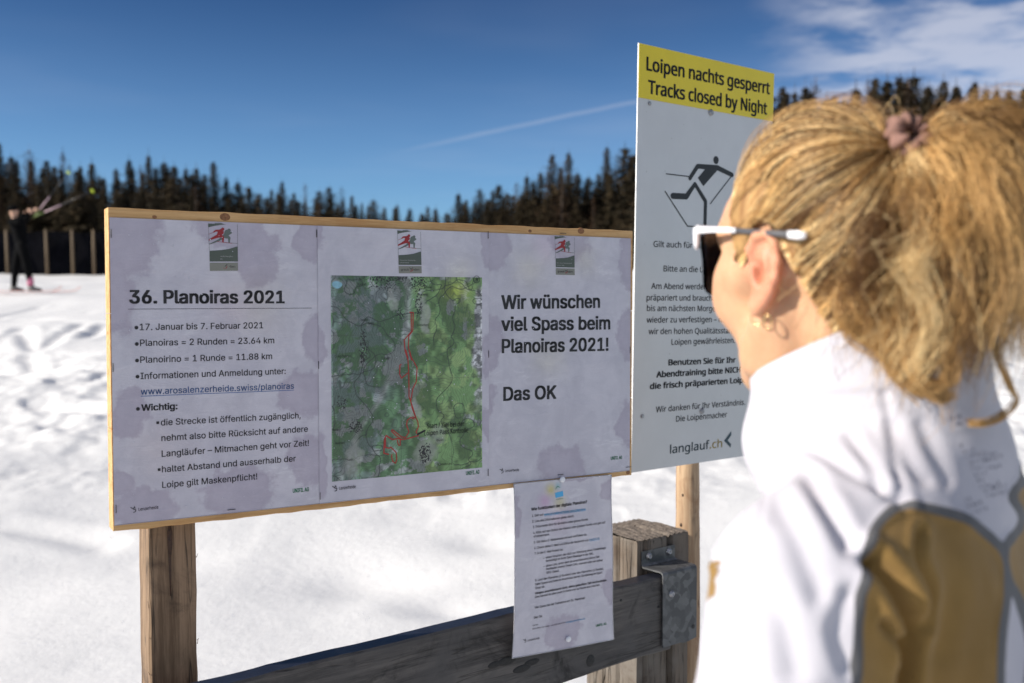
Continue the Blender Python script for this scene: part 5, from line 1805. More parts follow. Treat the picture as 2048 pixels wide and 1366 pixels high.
fh_b = w2b(h2w([1, 0, 0])) - w2b(h2w([0, 0, 0])); fh_b /= np.linalg.norm(fh_b)
lh_b = w2b(h2w([0, 1, 0])) - w2b(h2w([0, 0, 0])); lh_b /= np.linalg.norm(lh_b)
HR = np.stack([fh_b, lh_b, UP])

woman = empty('person', (BO_[0], BO_[1], 0.0), 'blonde woman with ponytail and white sunglasses in a white and ochre jacket reading the boards', 'person')
WORG = np.array([BO_[0], BO_[1], 0.0])


def from_field(f, frame_to_world, it=2):
    V, Fc = f.mesh()
    V = relax(V, Fc, it)
    W = frame_to_world(V)
    # orient outwards
    a, b, c = W[Fc[:, 0]], W[Fc[:, 1]], W[Fc[:, 2]]
    if np.sum(np.einsum('ij,ij->i', a - W.mean(0), np.cross(b - W.mean(0), c - W.mean(0)))) < 0:
        Fc = Fc[:, ::-1].copy()
    return W, Fc


hb0 = hb(0, 0, 0)
f = Field(grid_axis(-0.22, 0.34, 0.010, hb0[0] - 0.125, hb0[0] + 0.135, 0.0024),
          grid_axis(-0.30, 0.30, 0.010, hb0[1] - 0.100, hb0[1] + 0.105, 0.0024),
          grid_axis(-1.50, 0.30, 0.012, -0.05, 0.30, 0.0024))
# head
def E_(c, r, k=0.01, op='u', R=HR): f.ell(hb(*c), [q * HS for q in r], k, op, R)
def C_(a, b, ra, rb=None, k=0.01, op='u'): f.cap(hb(*a), hb(*b), ra * HS, None if rb is None else rb * HS, k, op)
E_((-0.006, 0, 0.038), (0.091, 0.073, 0.078), 0)
E_((-0.040, 0, 0.012), (0.050, 0.057, 0.052), 0.025)
E_((0.045, 0, 0.010), (0.046, 0.056, 0.070), 0.03)
E_((0.062, 0, 0.045), (0.034, 0.052, 0.040), 0.02)
E_((0.046, 0, -0.044), (0.042, 0.047, 0.045), 0.02)
E_((0.070, 0, -0.083), (0.019, 0.020, 0.016), 0.02)
for s in (-1, 1):
    C_((0.006, s * 0.058, -0.040), (0.020, s * 0.048, -0.066), 0.012, 0.012, 0.03)
    C_((0.020, s * 0.046, -0.066), (0.064, s * 0.016, -0.084), 0.013, 0.012, 0.03)
    E_((0.064, s * 0.040, -0.018), (0.026, 0.021, 0.024), 0.025)
    C_((0.010, s * 0.063, 0.004), (0.060, s * 0.050, 0.000), 0.010, 0.010, 0.02)
    C_((0.080, s * 0.040, 0.036), (0.093, s * 0.014, 0.036), 0.009, 0.009, 0.015)
    E_((0.098, s * 0.032, 0.018), (0.012, 0.017, 0.012), 0.012, 's')
    E_((0.080, s * 0.031, 0.017), (0.0125, 0.0125, 0.0125), 0.004)
    E_((0.096, s * 0.012, -0.026), (0.008, 0.007, 0.007), 0.006)
C_((0.091, 0, 0.028), (0.106, 0, -0.014), 0.008, 0.009, 0.012)
E_((0.107, 0, -0.020), (0.010, 0.009, 0.009), 0.006)
E_((0.090, 0, -0.050), (0.011, 0.023, 0.005), 0.006)
E_((0.088, 0, -0.060), (0.011, 0.020, 0.006), 0.006)
E_((0.099, 0, -0.0550), (0.008, 0.020, 0.0012), 0.003, 's')
# neck
f.cap(hb(-0.022, 0, -0.045), (0.0, 0.004, -0.03), 0.050, 0.056, 0.03)
for s in (-1, 1):
    f.cap(hb(-0.010, s * 0.056, -0.030), (0.045, s * 0.018, -0.045), 0.011, 0.012, 0.02)
    f.cap(hb(-0.055, s * 0.020, -0.03), (-0.022, s * 0.045, -0.03), 0.019, 0.030, 0.03)
# torso, arms, legs
f.ell((-0.015, 0, -0.22), (0.105, 0.150, 0.23), 0.04)
f.ell((-0.010, 0, -0.56), (0.110, 0.155, 0.14), 0.06)
f.ell((0.065, 0.065, -0.22), (0.05, 0.06, 0.06), 0.03); f.ell((0.065, -0.065, -0.22), (0.05, 0.06, 0.06), 0.03)
for s in (-1, 1):
    f.path([(-0.02, s * 0.03, -0.03), (-0.015, s * 0.15, -0.085)], [0.045, 0.045], 0.03)
    f.path([(-0.01, s * 0.165, -0.095), (0.0, s * 0.215, -0.36), (0.19, s * 0.15, -0.42)], [0.050, 0.038, 0.026], 0.02)
    f.path([(0.0, s * 0.085, -0.60), (0.02, s * 0.095, -0.98), (-0.01, s * 0.095, -1.36)], [0.085, 0.055, 0.042], 0.03)
    f.path([(-0.02, s * 0.095, -1.41), (0.14, s * 0.105, -1.425)], [0.035, 0.026], 0.02)
    # hand: palm and five bent fingers
    f.cap((0.205, s * 0.145, -0.42), (0.245, s * 0.125, -0.425), 0.026, 0.024, 0.015)
    for q, (dz, ln) in enumerate(((0.022, 0.036), (0.008, 0.042), (-0.007, 0.040), (-0.020, 0.031))):
        b0 = (0.255, s * 0.120, -0.425 + dz); b1 = (0.255 + ln * 0.8, s * 0.095, -0.428 + dz); b2 = (0.258 + ln * 0.55, s * 0.068, -0.430 + dz)
        f.path([b0, b1, b2], [0.0095, 0.009, 0.0078], 0.004)
    f.path([(0.215, s * 0.135, -0.400), (0.245, s * 0.105, -0.392), (0.262, s * 0.085, -0.396)], [0.012, 0.010, 0.009], 0.006)
# ears
for s in (-1, 1):
    ec = np.array([-0.006, s * 0.074, 0.000])
    ob = np.array([-0.42, s * 0.90, 0.0]); ob /= np.linalg.norm(ob)        # flares outwards and backwards
    bk_ = np.array([-0.90, -s * 0.42, -0.12]); bk_ /= np.linalg.norm(bk_)
    def ep(u, v, w=0.0): return ec + bk_ * u * 0.85 + np.array([0, 0, 1.0]) * v * 0.90 + ob * w * 0.9
    rim = [(-0.004, 0.006, 0.0), (-0.006, 0.020, 0.004), (0.002, 0.031, 0.008), (0.014, 0.034, 0.011), (0.024, 0.026, 0.014), (0.0265, 0.012, 0.015), (0.0235, -0.002, 0.013), (0.017, -0.014, 0.010), (0.010, -0.023, 0.007), (0.002, -0.030, 0.004), (-0.003, -0.026, 0.001)]
    plate = [(0.004, 0.018, -0.001), (0.014, 0.020, 0.003), (0.016, 0.006, 0.004), (0.008, -0.010, 0.001), (0.003, -0.022, 0.0)]
    P_ = [hb(*ep(*q)) for q in plate]
    f.path(P_, [0.0068 * HS] * len(P_), 0.010)
    P_ = [hb(*ep(*q)) for q in rim]
    f.path(P_, [0.0036 * HS] * 7 + [0.0040 * HS, 0.0048 * HS, 0.0058 * HS, 0.0045 * HS], 0.004)
    f.path([hb(*ep(*q)) for q in ((0.013, 0.020, 0.008), (0.017, 0.008, 0.009), (0.012, -0.006, 0.007), (0.004, -0.012, 0.005))], [0.0032 * HS] * 4, 0.004)
    f.path([hb(*ep(-0.002, 0.002, 0.005)), hb(*ep(-0.0005, -0.006, 0.006))], [0.0036 * HS, 0.0034 * HS], 0.004)
    f.ell(hb(*ep(0.0065, 0.001, 0.010)), [0.0052 * HS, 0.0085 * HS, 0.0088 * HS], 0.004, 's', HR)
    f.path([hb(*ep(*q)) for q in ((0.004, 0.022, 0.012), (0.013, 0.027, 0.014), (0.0205, 0.018, 0.0165), (0.021, 0.004, 0.0165))], [0.0028 * HS] * 4, 0.003, 's')
HW, HF = from_field(f, b2w, 2)
hl_ = (HW - HC) @ HM.T / HS
red = np.zeros(len(HW))
for s in (-1, 1):
    d = np.sqrt((hl_[:, 0] + 0.018) ** 2 + (hl_[:, 1] - s * 0.088) ** 2 + (hl_[:, 2] - 0.0) ** 2)
    red = np.maximum(red, 0.5 * smooth(d, 0.045, 0.018) * (np.abs(hl_[:, 1]) > 0.066))
    d = np.sqrt((hl_[:, 0] - 0.072) ** 2 + (hl_[:, 1] - s * 0.048) ** 2 + (hl_[:, 2] + 0.012) ** 2)
    red = np.maximum(red, 0.25 * smooth(d, 0.045, 0.005))
d = np.sqrt((hl_[:, 0] - 0.097) ** 2 + (hl_[:, 1] * 0.5) ** 2 + ((hl_[:, 2] + 0.055) * 1.6) ** 2)
red = np.maximum(red, 0.7 * smooth(d, 0.016, 0.010))
# skin surface with redder ears, cheeks and lips
add('body', mesh_from('body', HW - WORG, HF, M['skin'], True, attrs={'red': red}), woman)
from mathutils.bvhtree import BVHTree
head_faces = HF[(HW[HF[:, 0], 2] > CZ - 0.12)]
BVH = BVHTree.FromPolygons([Vector(q) for q in HW], [tuple(int(i) for i in q) for q in head_faces])

# eyes behind the lenses
for s in (-1, 1):
    MB().lathe([(0.0001, -0.0115)] + [(0.0115 * cos(t), 0.0115 * sin(t)) for t in np.linspace(-1.3, 1.3, 8)] + [(0.0001, 0.0115)], 14,
               Matrix.Translation(tuple(h2w([0.0825, s * 0.031, 0.017]) - WORG))).build('eyeball', M['white'], woman, True)

# ---- sunglasses
M['white_frame'] = simple('white_sunglass_frame', (0.80, 0.80, 0.84), 0.25, var=0.02, bump=0)
M['lens'] = simple('dark_lens', (0.006, 0.006, 0.014), 0.08, var=0.1, bump=0, coat=0.5)
M['rubber'] = simple('grey_rubber', (0.09, 0.09, 0.10), 0.6, var=0.1)
gl = empty('sunglasses', tuple(h2w([0.09, 0, 0.03])), 'white framed sunglasses with dark lenses worn by the blonde woman', 'sunglasses')
GO = h2w([0.09, 0, 0.03])
def ribbon(path, hw, th, m_, name, mats, parent):
    """a flat strip along path (world points); hw = half heights"""
    mb = MB(); n = len(path); path = [np.array(p) for p in path]
    for i_, p in enumerate(path):
        t = path[min(i_ + 1, n - 1)] - path[max(i_ - 1, 0)]; t /= np.linalg.norm(t)
        side = np.cross(t, UP); side /= np.linalg.norm(side)
        h_ = hw[i_] if hasattr(hw, '__len__') else hw
        q = 0.35
        for (a_, b_) in ((1, -1 + q), (1, 1 - q), (1 - q, 1), (-1 + q, 1), (-1, 1 - q), (-1, -1 + q), (-1 + q, -1), (1 - q, -1)):
            mb.v.append(tuple(p + side * th * a_ + UP * h_ * b_ - GO))
    for i_ in range(n - 1):
        for j in range(8):
            mb.f.append((i_ * 8 + j, i_ * 8 + (j + 1) % 8, (i_ + 1) * 8 + (j + 1) % 8, (i_ + 1) * 8 + j)); mb.m.append(0)
    mb.f.append(tuple(reversed(range(8)))); mb.f.append(tuple(range((n - 1) * 8, n * 8))); mb.m += [0, 0]
    return mb.build(name, mats, parent, True)


for s in (-1, 1):
    arm = [h2w(q) for q in ((0.087, s * 0.0685, 0.0395), (0.074, s * 0.0730, 0.0390), (0.050, s * 0.0775, 0.0375), (0.015, s * 0.0795, 0.0345))]
    ta = ribbon(arm, [0.0036, 0.0032, 0.0025, 0.0021], 0.0015, None, 'temple_arm', M['white_frame'], gl)
    ribbon([h2w(q) for q in ((0.015, s * 0.0795, 0.0345), (-0.025, s * 0.0795, 0.0300), (-0.052, s * 0.0815, 0.0270))], [0.0021, 0.0022, 0.0026], 0.0015, None, 'temple_tip', M['rubber'], gl)
    ribbon([h2w(q) for q in ((-0.052, s * 0.0822, 0.0270), (-0.060, s * 0.080, 0.0262), (-0.066, s * 0.078, 0.0255))], [0.0028, 0.0033, 0.0024], 0.0018, None, 'temple_end', M['white_frame'], gl)
    # wrapped lens
    us_ = np.linspace(0, 1, 12); mb = MB()
    lx = lambda u: np.interp(u, [0, .3, .65, 1], [0.084, 0.100, 0.109, 0.107])
    ly = lambda u: np.interp(u, [0, .3, .65, 1], [0.0680, 0.056, 0.034, 0.010])
    for off in (0.0, -0.0016):
        for u in us_:
            top = 0.041; bot = np.interp(u, [0, .15, .35, .6, .85, 1], [0.014, 0.000, -0.013, -0.019, -0.010, 0.008])
            for v in np.linspace(0, 1, 9):
                z = top * (1 - v) + bot * v
                mb.v.append(tuple(h2w([lx(u) + off - 0.004 * v * v, s * (ly(u) + off), z]) - GO))
    nu = 12; nv_ = 9
    for o_ in (0, nu * nv_):
        for i_ in range(nu - 1):
            for j in range(nv_ - 1):
                a = o_ + i_ * nv_ + j; q = (a, a + 1, a + nv_ + 1, a + nv_)
                mb.f.append(q if o_ else q[::-1]); mb.m.append(0)
    mb.build('lens', M['lens'], gl, True)
ribbon([h2w(q) for q in ((0.084, 0.0697, 0.040), (0.101, 0.057, 0.0415), (0.1105, 0.035, 0.042), (0.113, 0.012, 0.042), (0.113, -0.012, 0.042), (0.1105, -0.035, 0.042), (0.101, -0.057, 0.0415), (0.084, -0.0697, 0.040))], 0.0040, 0.0020, None, 'frame_front', M['white_frame'], gl)
for s in (-1, 1):
    MB().tube([tuple(h2w([0.0855, s * 0.0703, z]) - GO) for z in (0.042, 0.036, 0.028, 0.023)], [0.0028, 0.0030, 0.0025, 0.0012], 8).build('hinge_corner', M['white_frame'], gl, True)

# ---- earring
M['gold'] = simple('gold_metal', (0.75, 0.52, 0.25), 0.25, metal=1.0, var=0.1)
lobe = h2w([-0.0100, 0.0768, -0.0285])
er = empty('earring', tuple(lobe), 'small gold hoop earring in the left ear of the woman', 'earring')
mb = MB()
ax1 = HYAW[0] * 0.7 + UP * 0.0 + HYAW[1] * 0.3; ax1 /= np.linalg.norm(ax1)
pts = [np.array([0, 0, -0.0055]) + ax1 * 0.0064 * cos(t) + UP * 0.0060 * sin(t) for t in np.linspace(0, 2 * pi, 26)]
mb.tube(pts, 0.0005, 6, cap=False); mb.build('hoop', M['gold'], er, True)
mb = MB(); c2 = ax1 * -0.0085 + np.array([0, 0, -0.0095])
pts = [c2 + ax1 * 0.0035 * cos(t) + UP * 0.0058 * sin(t) for t in np.linspace(0, 2 * pi, 20)]
mb.tube(pts, 0.0006, 6, cap=False); mb.build('pendant_ring', M['gold'], er, True)

# ---- jacket
def seg_dist(P, poly, closed=False):
    """distance of 2D points to a polyline, and the arc position"""
    d = np.full(len(P), 1e9)
    L = list(poly) + ([poly[0]] if closed else [])
    for a, b in zip(L[:-1], L[1:]):
        a = np.array(a, float); b = np.array(b, float); e = b - a
        t = np.clip(((P - a) @ e) / (e @ e + 1e-9), 0, 1)
        d = np.minimum(d, np.hypot(*(P - a - t[:, None] * e).T))
    return d


def inside(P, poly):
    r = np.zeros(len(P), bool); n = len(poly)
    for i_ in range(n):
        x1, y1 = poly[i_]; x2, y2 = poly[(i_ + 1) % n]
        c = ((y1 > P[:, 1]) != (y2 > P[:, 1])) & (P[:, 0] < (x2 - x1) * (P[:, 1] - y1) / ((y2 - y1) or 1e-9) + x1)
        r ^= c
    return r


def catmull(pts, n=8, closed=True):
    P = [np.array(p, float) for p in pts]; out = []; m = len(P)
    for i_ in range(m if closed else m - 1):
        p0, p1, p2, p3 = (P[(i_ + k) % m] if closed else P[min(max(i_ + k, 0), m - 1)] for k in (-1, 0, 1, 2))
        for t in np.linspace(0, 1, n, endpoint=False):
            out.append(tuple(0.5 * ((2 * p1) + (-p0 + p2) * t + (2 * p0 - 5 * p1 + 4 * p2 - p3) * t * t + (-p0 + 3 * p1 - 3 * p2 + p3) * t ** 3)))
    if not closed: out.append(tuple(P[-1]))
    return out


j = Field(np.arange(-0.22, 0.27, 0.0034), np.arange(-0.30, 0.30, 0.0034), np.arange(-0.62, 0.15, 0.0034))
j.ell((-0.020, 0, -0.25), (0.122, 0.168, 0.26), 0)
j.ell((-0.005, 0, -0.52), (0.120, 0.170, 0.16), 0.06)
j.ell((0.060, 0.0, -0.22), (0.065, 0.12, 0.09), 0.05)
for s in (-1, 1):
    j.path([(-0.032, s * 0.02, -0.030), (-0.030, s * 0.145, -0.085)], [0.072, 0.060], 0.04)
    j.ell((-0.060, s * 0.080, -0.16), (0.065, 0.085, 0.11), 0.04)
    j.path([(-0.008, s * 0.172, -0.098), (-0.004, s * 0.200, -0.22), (0.0, s * 0.222, -0.36)], [0.063, 0.062, 0.056], 0.022)
    j.path([(0.0, s * 0.222, -0.36), (0.10, s * 0.195, -0.395), (0.185, s * 0.152, -0.42)], [0.055, 0.048, 0.038], 0.02)
# collar
def custom(fl, fn, k=0.01, op='u'):
    X, Y, Z = fl.x[:, None, None], fl.y[None, :, None], fl.z[None, None, :]
    sl = (slice(None),) * 3
    fl.comb(sl, np.broadcast_to(fn(X, Y, Z), fl.F.shape).astype(np.float32), k, op)


def collar_d(X, Y, Z):
    t = np.clip((Z + 0.03) / 0.11, -0.5, 1.3)
    ca = -0.012 + 0.014 * t; cb = 0.008
    R = 0.088 - 0.002 * t + 0.003 * np.sin(3 * np.arctan2(Y, X) + 1)
    r = np.sqrt(((X - ca) / 1.03) ** 2 + ((Y - cb) / 0.96) ** 2)
    top = 0.069 - 0.42 * X + 0.03 * Y
    d1 = np.abs(r - R) - 0.0035
    q = np.stack(np.broadcast_arrays(d1, Z - top, (-0.06) - Z))
    m = np.maximum(q, 0)
    return np.sqrt((m ** 2).sum(0)) + np.minimum(q.max(0), 0) - 0.0035


def collar_in(X, Y, Z):
    t = np.clip((Z + 0.03) / 0.11, -0.5, 1.3)
    R = 0.079 - 0.002 * t
    r = np.sqrt(((X + 0.012 - 0.014 * t) / 1.03) ** 2 + ((Y - 0.008) / 0.96) ** 2)
    return np.maximum(r - R, -0.015 - Z)


custom(j, collar_d, 0.012)
j.ell((0.068, 0.024, -0.020), (0.028, 0.042, 0.035), 0.02)
custom(j, collar_in, 0.006, 's')
JW, JF = from_field(j, b2w, 3)
JN = vnormals(JW, JF)
cen = np.array([0, 0, CZ])
facing = np.einsum('ij,ij->i', JN, (cen - JW) / np.linalg.norm(cen - JW, axis=1, keepdims=True))
Jb = w2b(JW)
PX = project(JW)
vis = smooth(facing, -0.05, 0.25)
def crease(pts, wpx, depth, bulge=0.35):
    d = seg_dist(PX, catmull(pts, 5, False))
    g = -depth * np.exp(-(d / wpx) ** 2) + bulge * depth * np.exp(-((d - 1.9 * wpx) / wpx) ** 2)
    return g * vis
disp = np.zeros(len(JW))
for pts, wp, dp in ((((1610, 888), (1690, 935), (1770, 985), (1798, 1008)), 13, 0.0035), (((1622, 960), (1670, 1040), (1700, 1095), (1728, 1130)), 17, 0.0055),
                    (((1560, 905), (1530, 990), (1515, 1090), (1508, 1180)), 5, 0.0012), (((1772, 785), (1780, 850), (1790, 925), (1808, 1012)), 10, 0.0020),
                    (((1742, 1120), (1790, 1175), (1822, 1250), (1812, 1310), (1800, 1420)), 17, 0.014), (((1765, 1245), (1795, 1285), (1800, 1310)), 10, 0.006),
                    (((1838, 1060), (1836, 1120), (1860, 1180), (1850, 1250)), 9, 0.005), (((1790, 850), (1815, 920), (1850, 960)), 14, 0.0022), (((1845, 850), (1875, 920), (1890, 960)), 15, 0.0018),
                    (((1498, 868), (1560, 822), (1640, 797), (1772, 788)), 8, 0.0018), (((1690, 1190), (1670, 1260), (1690, 1330)), 16, 0.003),
                    (((1432, 1118), (1440, 1128), (1450, 1150)), 8, 0.006), (((1560, 1010), (1600, 1090), (1640, 1190)), 22, 0.003), (((1890, 1060), (1905, 1160), (1880, 1300)), 26, 0.0020), (((1950, 1080), (1960, 1200), (1925, 1366)), 24, 0.0014), (((1700, 870), (1740, 930), (1760, 970)), 12, 0.003), (((1460, 960), (1450, 1040), (1460, 1110)), 16, 0.003), (((1480, 1150), (1560, 1230), (1590, 1340)), 26, 0.003)):
    disp += crease(pts, wp, dp)
disp += 0.006 * (fbm(JW[:, 0] * 16, JW[:, 1] * 16, JW[:, 2] * 9, 3, seed=5) - 0.5) * smooth(Jb[:, 2], 0.0, -0.06)
JW = JW + JN * disp[:, None]
# sewn panels: cut lines are set out on the cloth, back and sleeves
left = catmull([(1805, 1014), (1762, 1040), (1733, 1090), (1722, 1150), (1712, 1230), (1708, 1330), (1706, 1500), (1850, 1560), (1998, 1500), (1996, 1366), (1999, 1270), (2010, 1190), (2008, 1120), (1985, 1083), (1930, 1042), (1870, 1022)], 6)
right = catmull([(2120, 880), (2052, 925), (2042, 960), (2018, 992), (2036, 1026), (2034, 1050), (2003, 1102), (2011, 1158), (2036, 1205), (2060, 1300), (2062, 1500), (2300, 1500), (2300, 900)], 6)
sliver = [(1360, 1112), (1437, 1120), (1440, 1150), (1434, 1190), (1400, 1215), (1360, 1215)]
back_ok = (facing > -0.15)
sd_ = np.full(len(JW), -0.05)
for poly in (left, right, sliver):
    d = seg_dist(PX, poly, True) * 0.78 / F
    d = np.where(inside(PX, poly), d, -d)
    if poly is sliver: d = np.where(d > 0, d + 0.005, -0.05)
    sd_ = np.maximum(sd_, np.where((facing > -0.75) & (Jb[:, 1] > 0.05) if poly is sliver else back_ok, d, -0.05))
# same cut on the side away from the reader: mirrored in the body frame
from mathutils.kdtree import KDTree
kd = KDTree(len(Jb) // 2 + 1); src = np.arange(0, len(Jb), 2)
for q in src: kd.insert(Vector((Jb[q, 0], -Jb[q, 1], Jb[q, 2])), int(q))
kd.balance()
far = np.nonzero((Jb[:, 1] < -0.10) & (facing < 0.0))[0]
for q in far:
    co, idx, dd = kd.find(Vector(Jb[q])); sd_[q] = sd_[idx]
jm, t, b = material('softshell_jacket')
v = t.coords()
a_ = t.attr('cut')
wv_ = t.noise(v, 900, 2, 0.5)
white = t.mix(t.ramp(t.noise(v, 12, 4), 0.3, 0.7), (0.50, 0.485, 0.535), (0.55, 0.535, 0.585))
ochre = t.mix(t.ramp(t.noise(v, 14, 4), 0.3, 0.7), (0.24, 0.140, 0.040), (0.31, 0.185, 0.055))
c = t.mix(t.ramp(a_, 0.0036, 0.0040), t.mix(t.ramp(a_, -0.0038, -0.0034), white, (0.105, 0.105, 0.11)), ochre)
t.set(b, 'Base Color', c); t.set(b, 'Roughness', 0.8); t.set(b, 'Specular IOR Level', 0.2); t.set(b, 'Sheen Weight', 0.15)
bn = t.n('ShaderNodeBump', ins={'Strength': 0.4, 'Distance': 0.0015, 'Height': wv_}); t.set(b, 'Normal', bn)
M['jacket'] = jm
JN2 = vnormals(JW, JF)
pipe = smooth(np.abs(sd_), 0.0065, 0.0035)
JW = JW + JN2 * (0.0014 * pipe)[:, None]
add('jacket', mesh_from('jacket', JW - WORG, JF, M['jacket'], True, attrs={'cut': sd_}), woman)
JBVH = BVHTree.FromPolygons([Vector(q) for q in JW], [tuple(int(i_) for i_ in q) for q in JF])
def on_jacket(px, py):
    d = Vector(raydir(px, py)).normalized(); o = Vector((0, 0, CZ))
    return JBVH.ray_cast(o, d)
# rows of small grey dots between the shoulder blades
M['faint_dots'] = simple('faint_grey_dots', (0.16, 0.16, 0.20), 0.6, var=0.2)
mb = MB(); rg = np.random.default_rng(4)
rows = [(1905, 838, 3, 7), (1913, 850, 2, 7), (1920, 893, 1, 7), (1928, 905, 3, 8), (1935, 913, 5, 9), (1962, 914, 4, 9), (1942, 925, 3, 8), (1968, 921, 5, 8), (1945, 938, 3, 9), (1975, 938, 4, 8), (1950, 950, 3, 9), (1955, 962, 2, 9), (1960, 974, 5, 9), (1968, 982, 6, 8), (1975, 992, 5, 9), (1936, 1012, 4, 8), (1946, 1024, 4, 8), (1930, 1000, 2, 8)]
for (px, py, n_, st_) in rows:
    for k_ in range(n_):
        hit = on_jacket(px + k_ * st_ + rg.normal() * 0.8, py - k_ * 2.2 + rg.normal() * 0.8)
        if hit[0] is None: continue
        q = np.array(hit[0]) + np.array(hit[1]) * 0.0006 - WORG
        Mx = Matrix.Translation(tuple(q)) @ Vector(hit[1]).to_track_quat('Z', 'Y').to_matrix().to_4x4()
        r_ = rg.uniform(0.0006, 0.0013)
        mb.lathe([(r_, 0), (r_ * 0.8, 0.0002)], 8, Mx)
o = mb.build('back_dots', M['faint_dots'], woman); o['kind'] = 'stuff'

# trousers and boots
M['trousers'] = simple('black_trousers', (0.02, 0.02, 0.024), 0.7, var=0.2, scale=20, bump=0.2)
M['boots'] = simple('dark_boots', (0.035, 0.03, 0.03), 0.6, var=0.2)
tr = Field(np.arange(-0.2, 0.22, 0.009), np.arange(-0.26, 0.26, 0.009), np.arange(-1.42, -0.48, 0.009))
tr.ell((-0.010, 0, -0.58), (0.120, 0.163, 0.13), 0)
for s in (-1, 1):
    tr.path([(0.0, s * 0.085, -0.62), (0.02, s * 0.097, -0.98), (-0.01, s * 0.097, -1.36)], [0.097, 0.068, 0.056], 0.03)
TW, TF = from_field(tr, b2w, 2)
add('trousers', mesh_from('trousers', TW - WORG, TF, M['trousers'], True), woman)
for s in (-1, 1):
    bt_ = Field(np.arange(-0.12, 0.24, 0.007), np.arange(-0.08, 0.08, 0.007) + s * 0.1, np.arange(-1.50, -1.22, 0.007))
    bt_.path([(-0.015, s * 0.097, -1.28), (-0.02, s * 0.097, -1.40)], [0.056, 0.052], 0.02)
    bt_.path([(-0.03, s * 0.097, -1.405), (0.07, s * 0.103, -1.405), (0.15, s * 0.108, -1.418)], [0.046, 0.044, 0.034], 0.02)
    W_, F_ = from_field(bt_, b2w, 2)
    add('boot', mesh_from('boot', W_ - WORG, F_, M['boots'], True), woman)

# ---- hair
CC = h2w([-0.008, 0, 0.035])
def hdir(az, el):
    az = np.asarray(az); el = np.asarray(el)
    return (np.cos(az) * np.cos(el))[..., None] * HYAW[0] + (np.sin(az) * np.cos(el))[..., None] * HYAW[1] + np.sin(el)[..., None] * UP
NA, NE = 120, 64
azg = np.linspace(-pi, pi, NA); elg = np.linspace(-1.15, pi / 2, NE)
Rt = np.zeros((NA, NE))
for ia, az in enumerate(azg):
    for ie, el in enumerate(elg):
        d = hdir(az, el)
        loc_, nn_, ii_, dist_ = BVH.ray_cast(Vector(CC), Vector(d))
        Rt[ia, ie] = dist_ if dist_ else 0.09
# flatten the ears out of the table
aa, ee = np.meshgrid(azg, elg, indexing='ij')
Rmax = np.where((np.abs(np.abs(aa) - radians(100)) < radians(32)), 0.0865 + 0.012 * np.maximum(0, -ee), 1.0)
Rt = np.minimum(Rt, Rmax * HS / 1.05 * 1.0)
for _ in range(2):
    Rt = (Rt + np.roll(Rt, 1, 0) + np.roll(Rt, -1, 0)) / 3
def Rhead(az, el):
    az = (np.asarray(az) + pi) % (2 * pi) - pi
    x = (az + pi) / (2 * pi) * (NA - 1); y = np.clip((np.asarray(el) + 1.15) / (pi / 2 + 1.15) * (NE - 1), 0, NE - 1.001)
    x = np.clip(x, 0, NA - 1.001)
    xi = x.astype(int); yi = y.astype(int); fx = x - xi; fy = y - yi
    return Rt[xi, yi] * (1 - fx) * (1 - fy) + Rt[xi + 1, yi] * fx * (1 - fy) + Rt[xi, yi + 1] * (1 - fx) * fy + Rt[xi + 1, yi + 1] * fx * fy
HLA = np.radians([0, 40, 50, 57, 64, 72, 79, 83, 92, 100, 108, 116, 128, 150, 180]); HLE = np.radians([26, 23, 16, 0, -16, -23, -19, 0, 2, 4, -10, -28, -45, -58, -60])
def hairline(az): return np.interp(np.abs((np.asarray(az) + pi) % (2 * pi) - pi), HLA, HLE)

# close under-layer of hair on the scalp
na, ne = 160, 60
A_, T_ = np.meshgrid(np.linspace(-pi, pi, na), np.linspace(0, 1, ne), indexing='ij')
El = hairline(A_) * (1 - T_) + (pi / 2 - 0.001) * T_
thick = 0.0055 * smooth(T_, 0.0, 0.12) - 0.0012 * (1 - smooth(T_, 0, 0.06)) + 0.004 * smooth(T_, .1, .5)
Rr = Rhead(A_, El) + thick + 0.002 * (fbm(A_ * 6, El * 6, oct=3, seed=2) - 0.5)
Vc = CC + hdir(A_, El) * Rr[..., None]
a = (np.arange(na - 1)[:, None] * ne + np.arange(ne - 1)[None]).ravel()
Fc = np.stack([a, a + ne, a + ne + 1, a + 1], 1)
tone = fbm(A_ * 9, El * 4, oct=3, seed=12).ravel()
add('hair_base', mesh_from('hair_base', Vc.reshape(-1, 3) - WORG, Fc, M['undercoat'], True, attrs={'tone': tone}), woman)


def strands(P, rad, tone, name, parent=woman):
    """P (N,S,3) world points, rad (N,S), tone (N,)"""
    N_, S_, _ = P.shape
    T = np.gradient(P, axis=1); T /= np.linalg.norm(T, axis=2, keepdims=True) + 1e-12
    ref = np.array([0.3, 0.5, 0.81]); ref = ref / np.linalg.norm(ref)
    A = np.cross(T, ref); A /= np.linalg.norm(A, axis=2, keepdims=True) + 1e-9
    B = np.cross(T, A)
    V = np.empty((N_, S_, 3, 3))
    for k in range(3):
        q = 2 * pi * k / 3
        V[:, :, k] = P + rad[..., None] * (cos(q) * A + sin(q) * B)
    base = (np.arange(N_)[:, None, None] * S_ + np.arange(S_ - 1)[None, :, None]) * 3
    k = np.arange(3)[None, None, :]
    a = base + k; b = base + (k + 1) % 3
    Fc = np.stack([a, b, b + 3, a + 3], -1).reshape(-1, 4)
    me = mesh_from(name, V.reshape(-1, 3) - WORG, Fc, M['hair'], True, attrs={'tone': np.repeat(tone, S_ * 3)})
    return add(name, me, parent)


TIE = at(1792, 298, 0.757)
tdir = TIE - CC; TR = np.linalg.norm(tdir); tdir /= TR
g = np.random.default_rng(77)
NLK = 640; PER = 38; S_ = 14
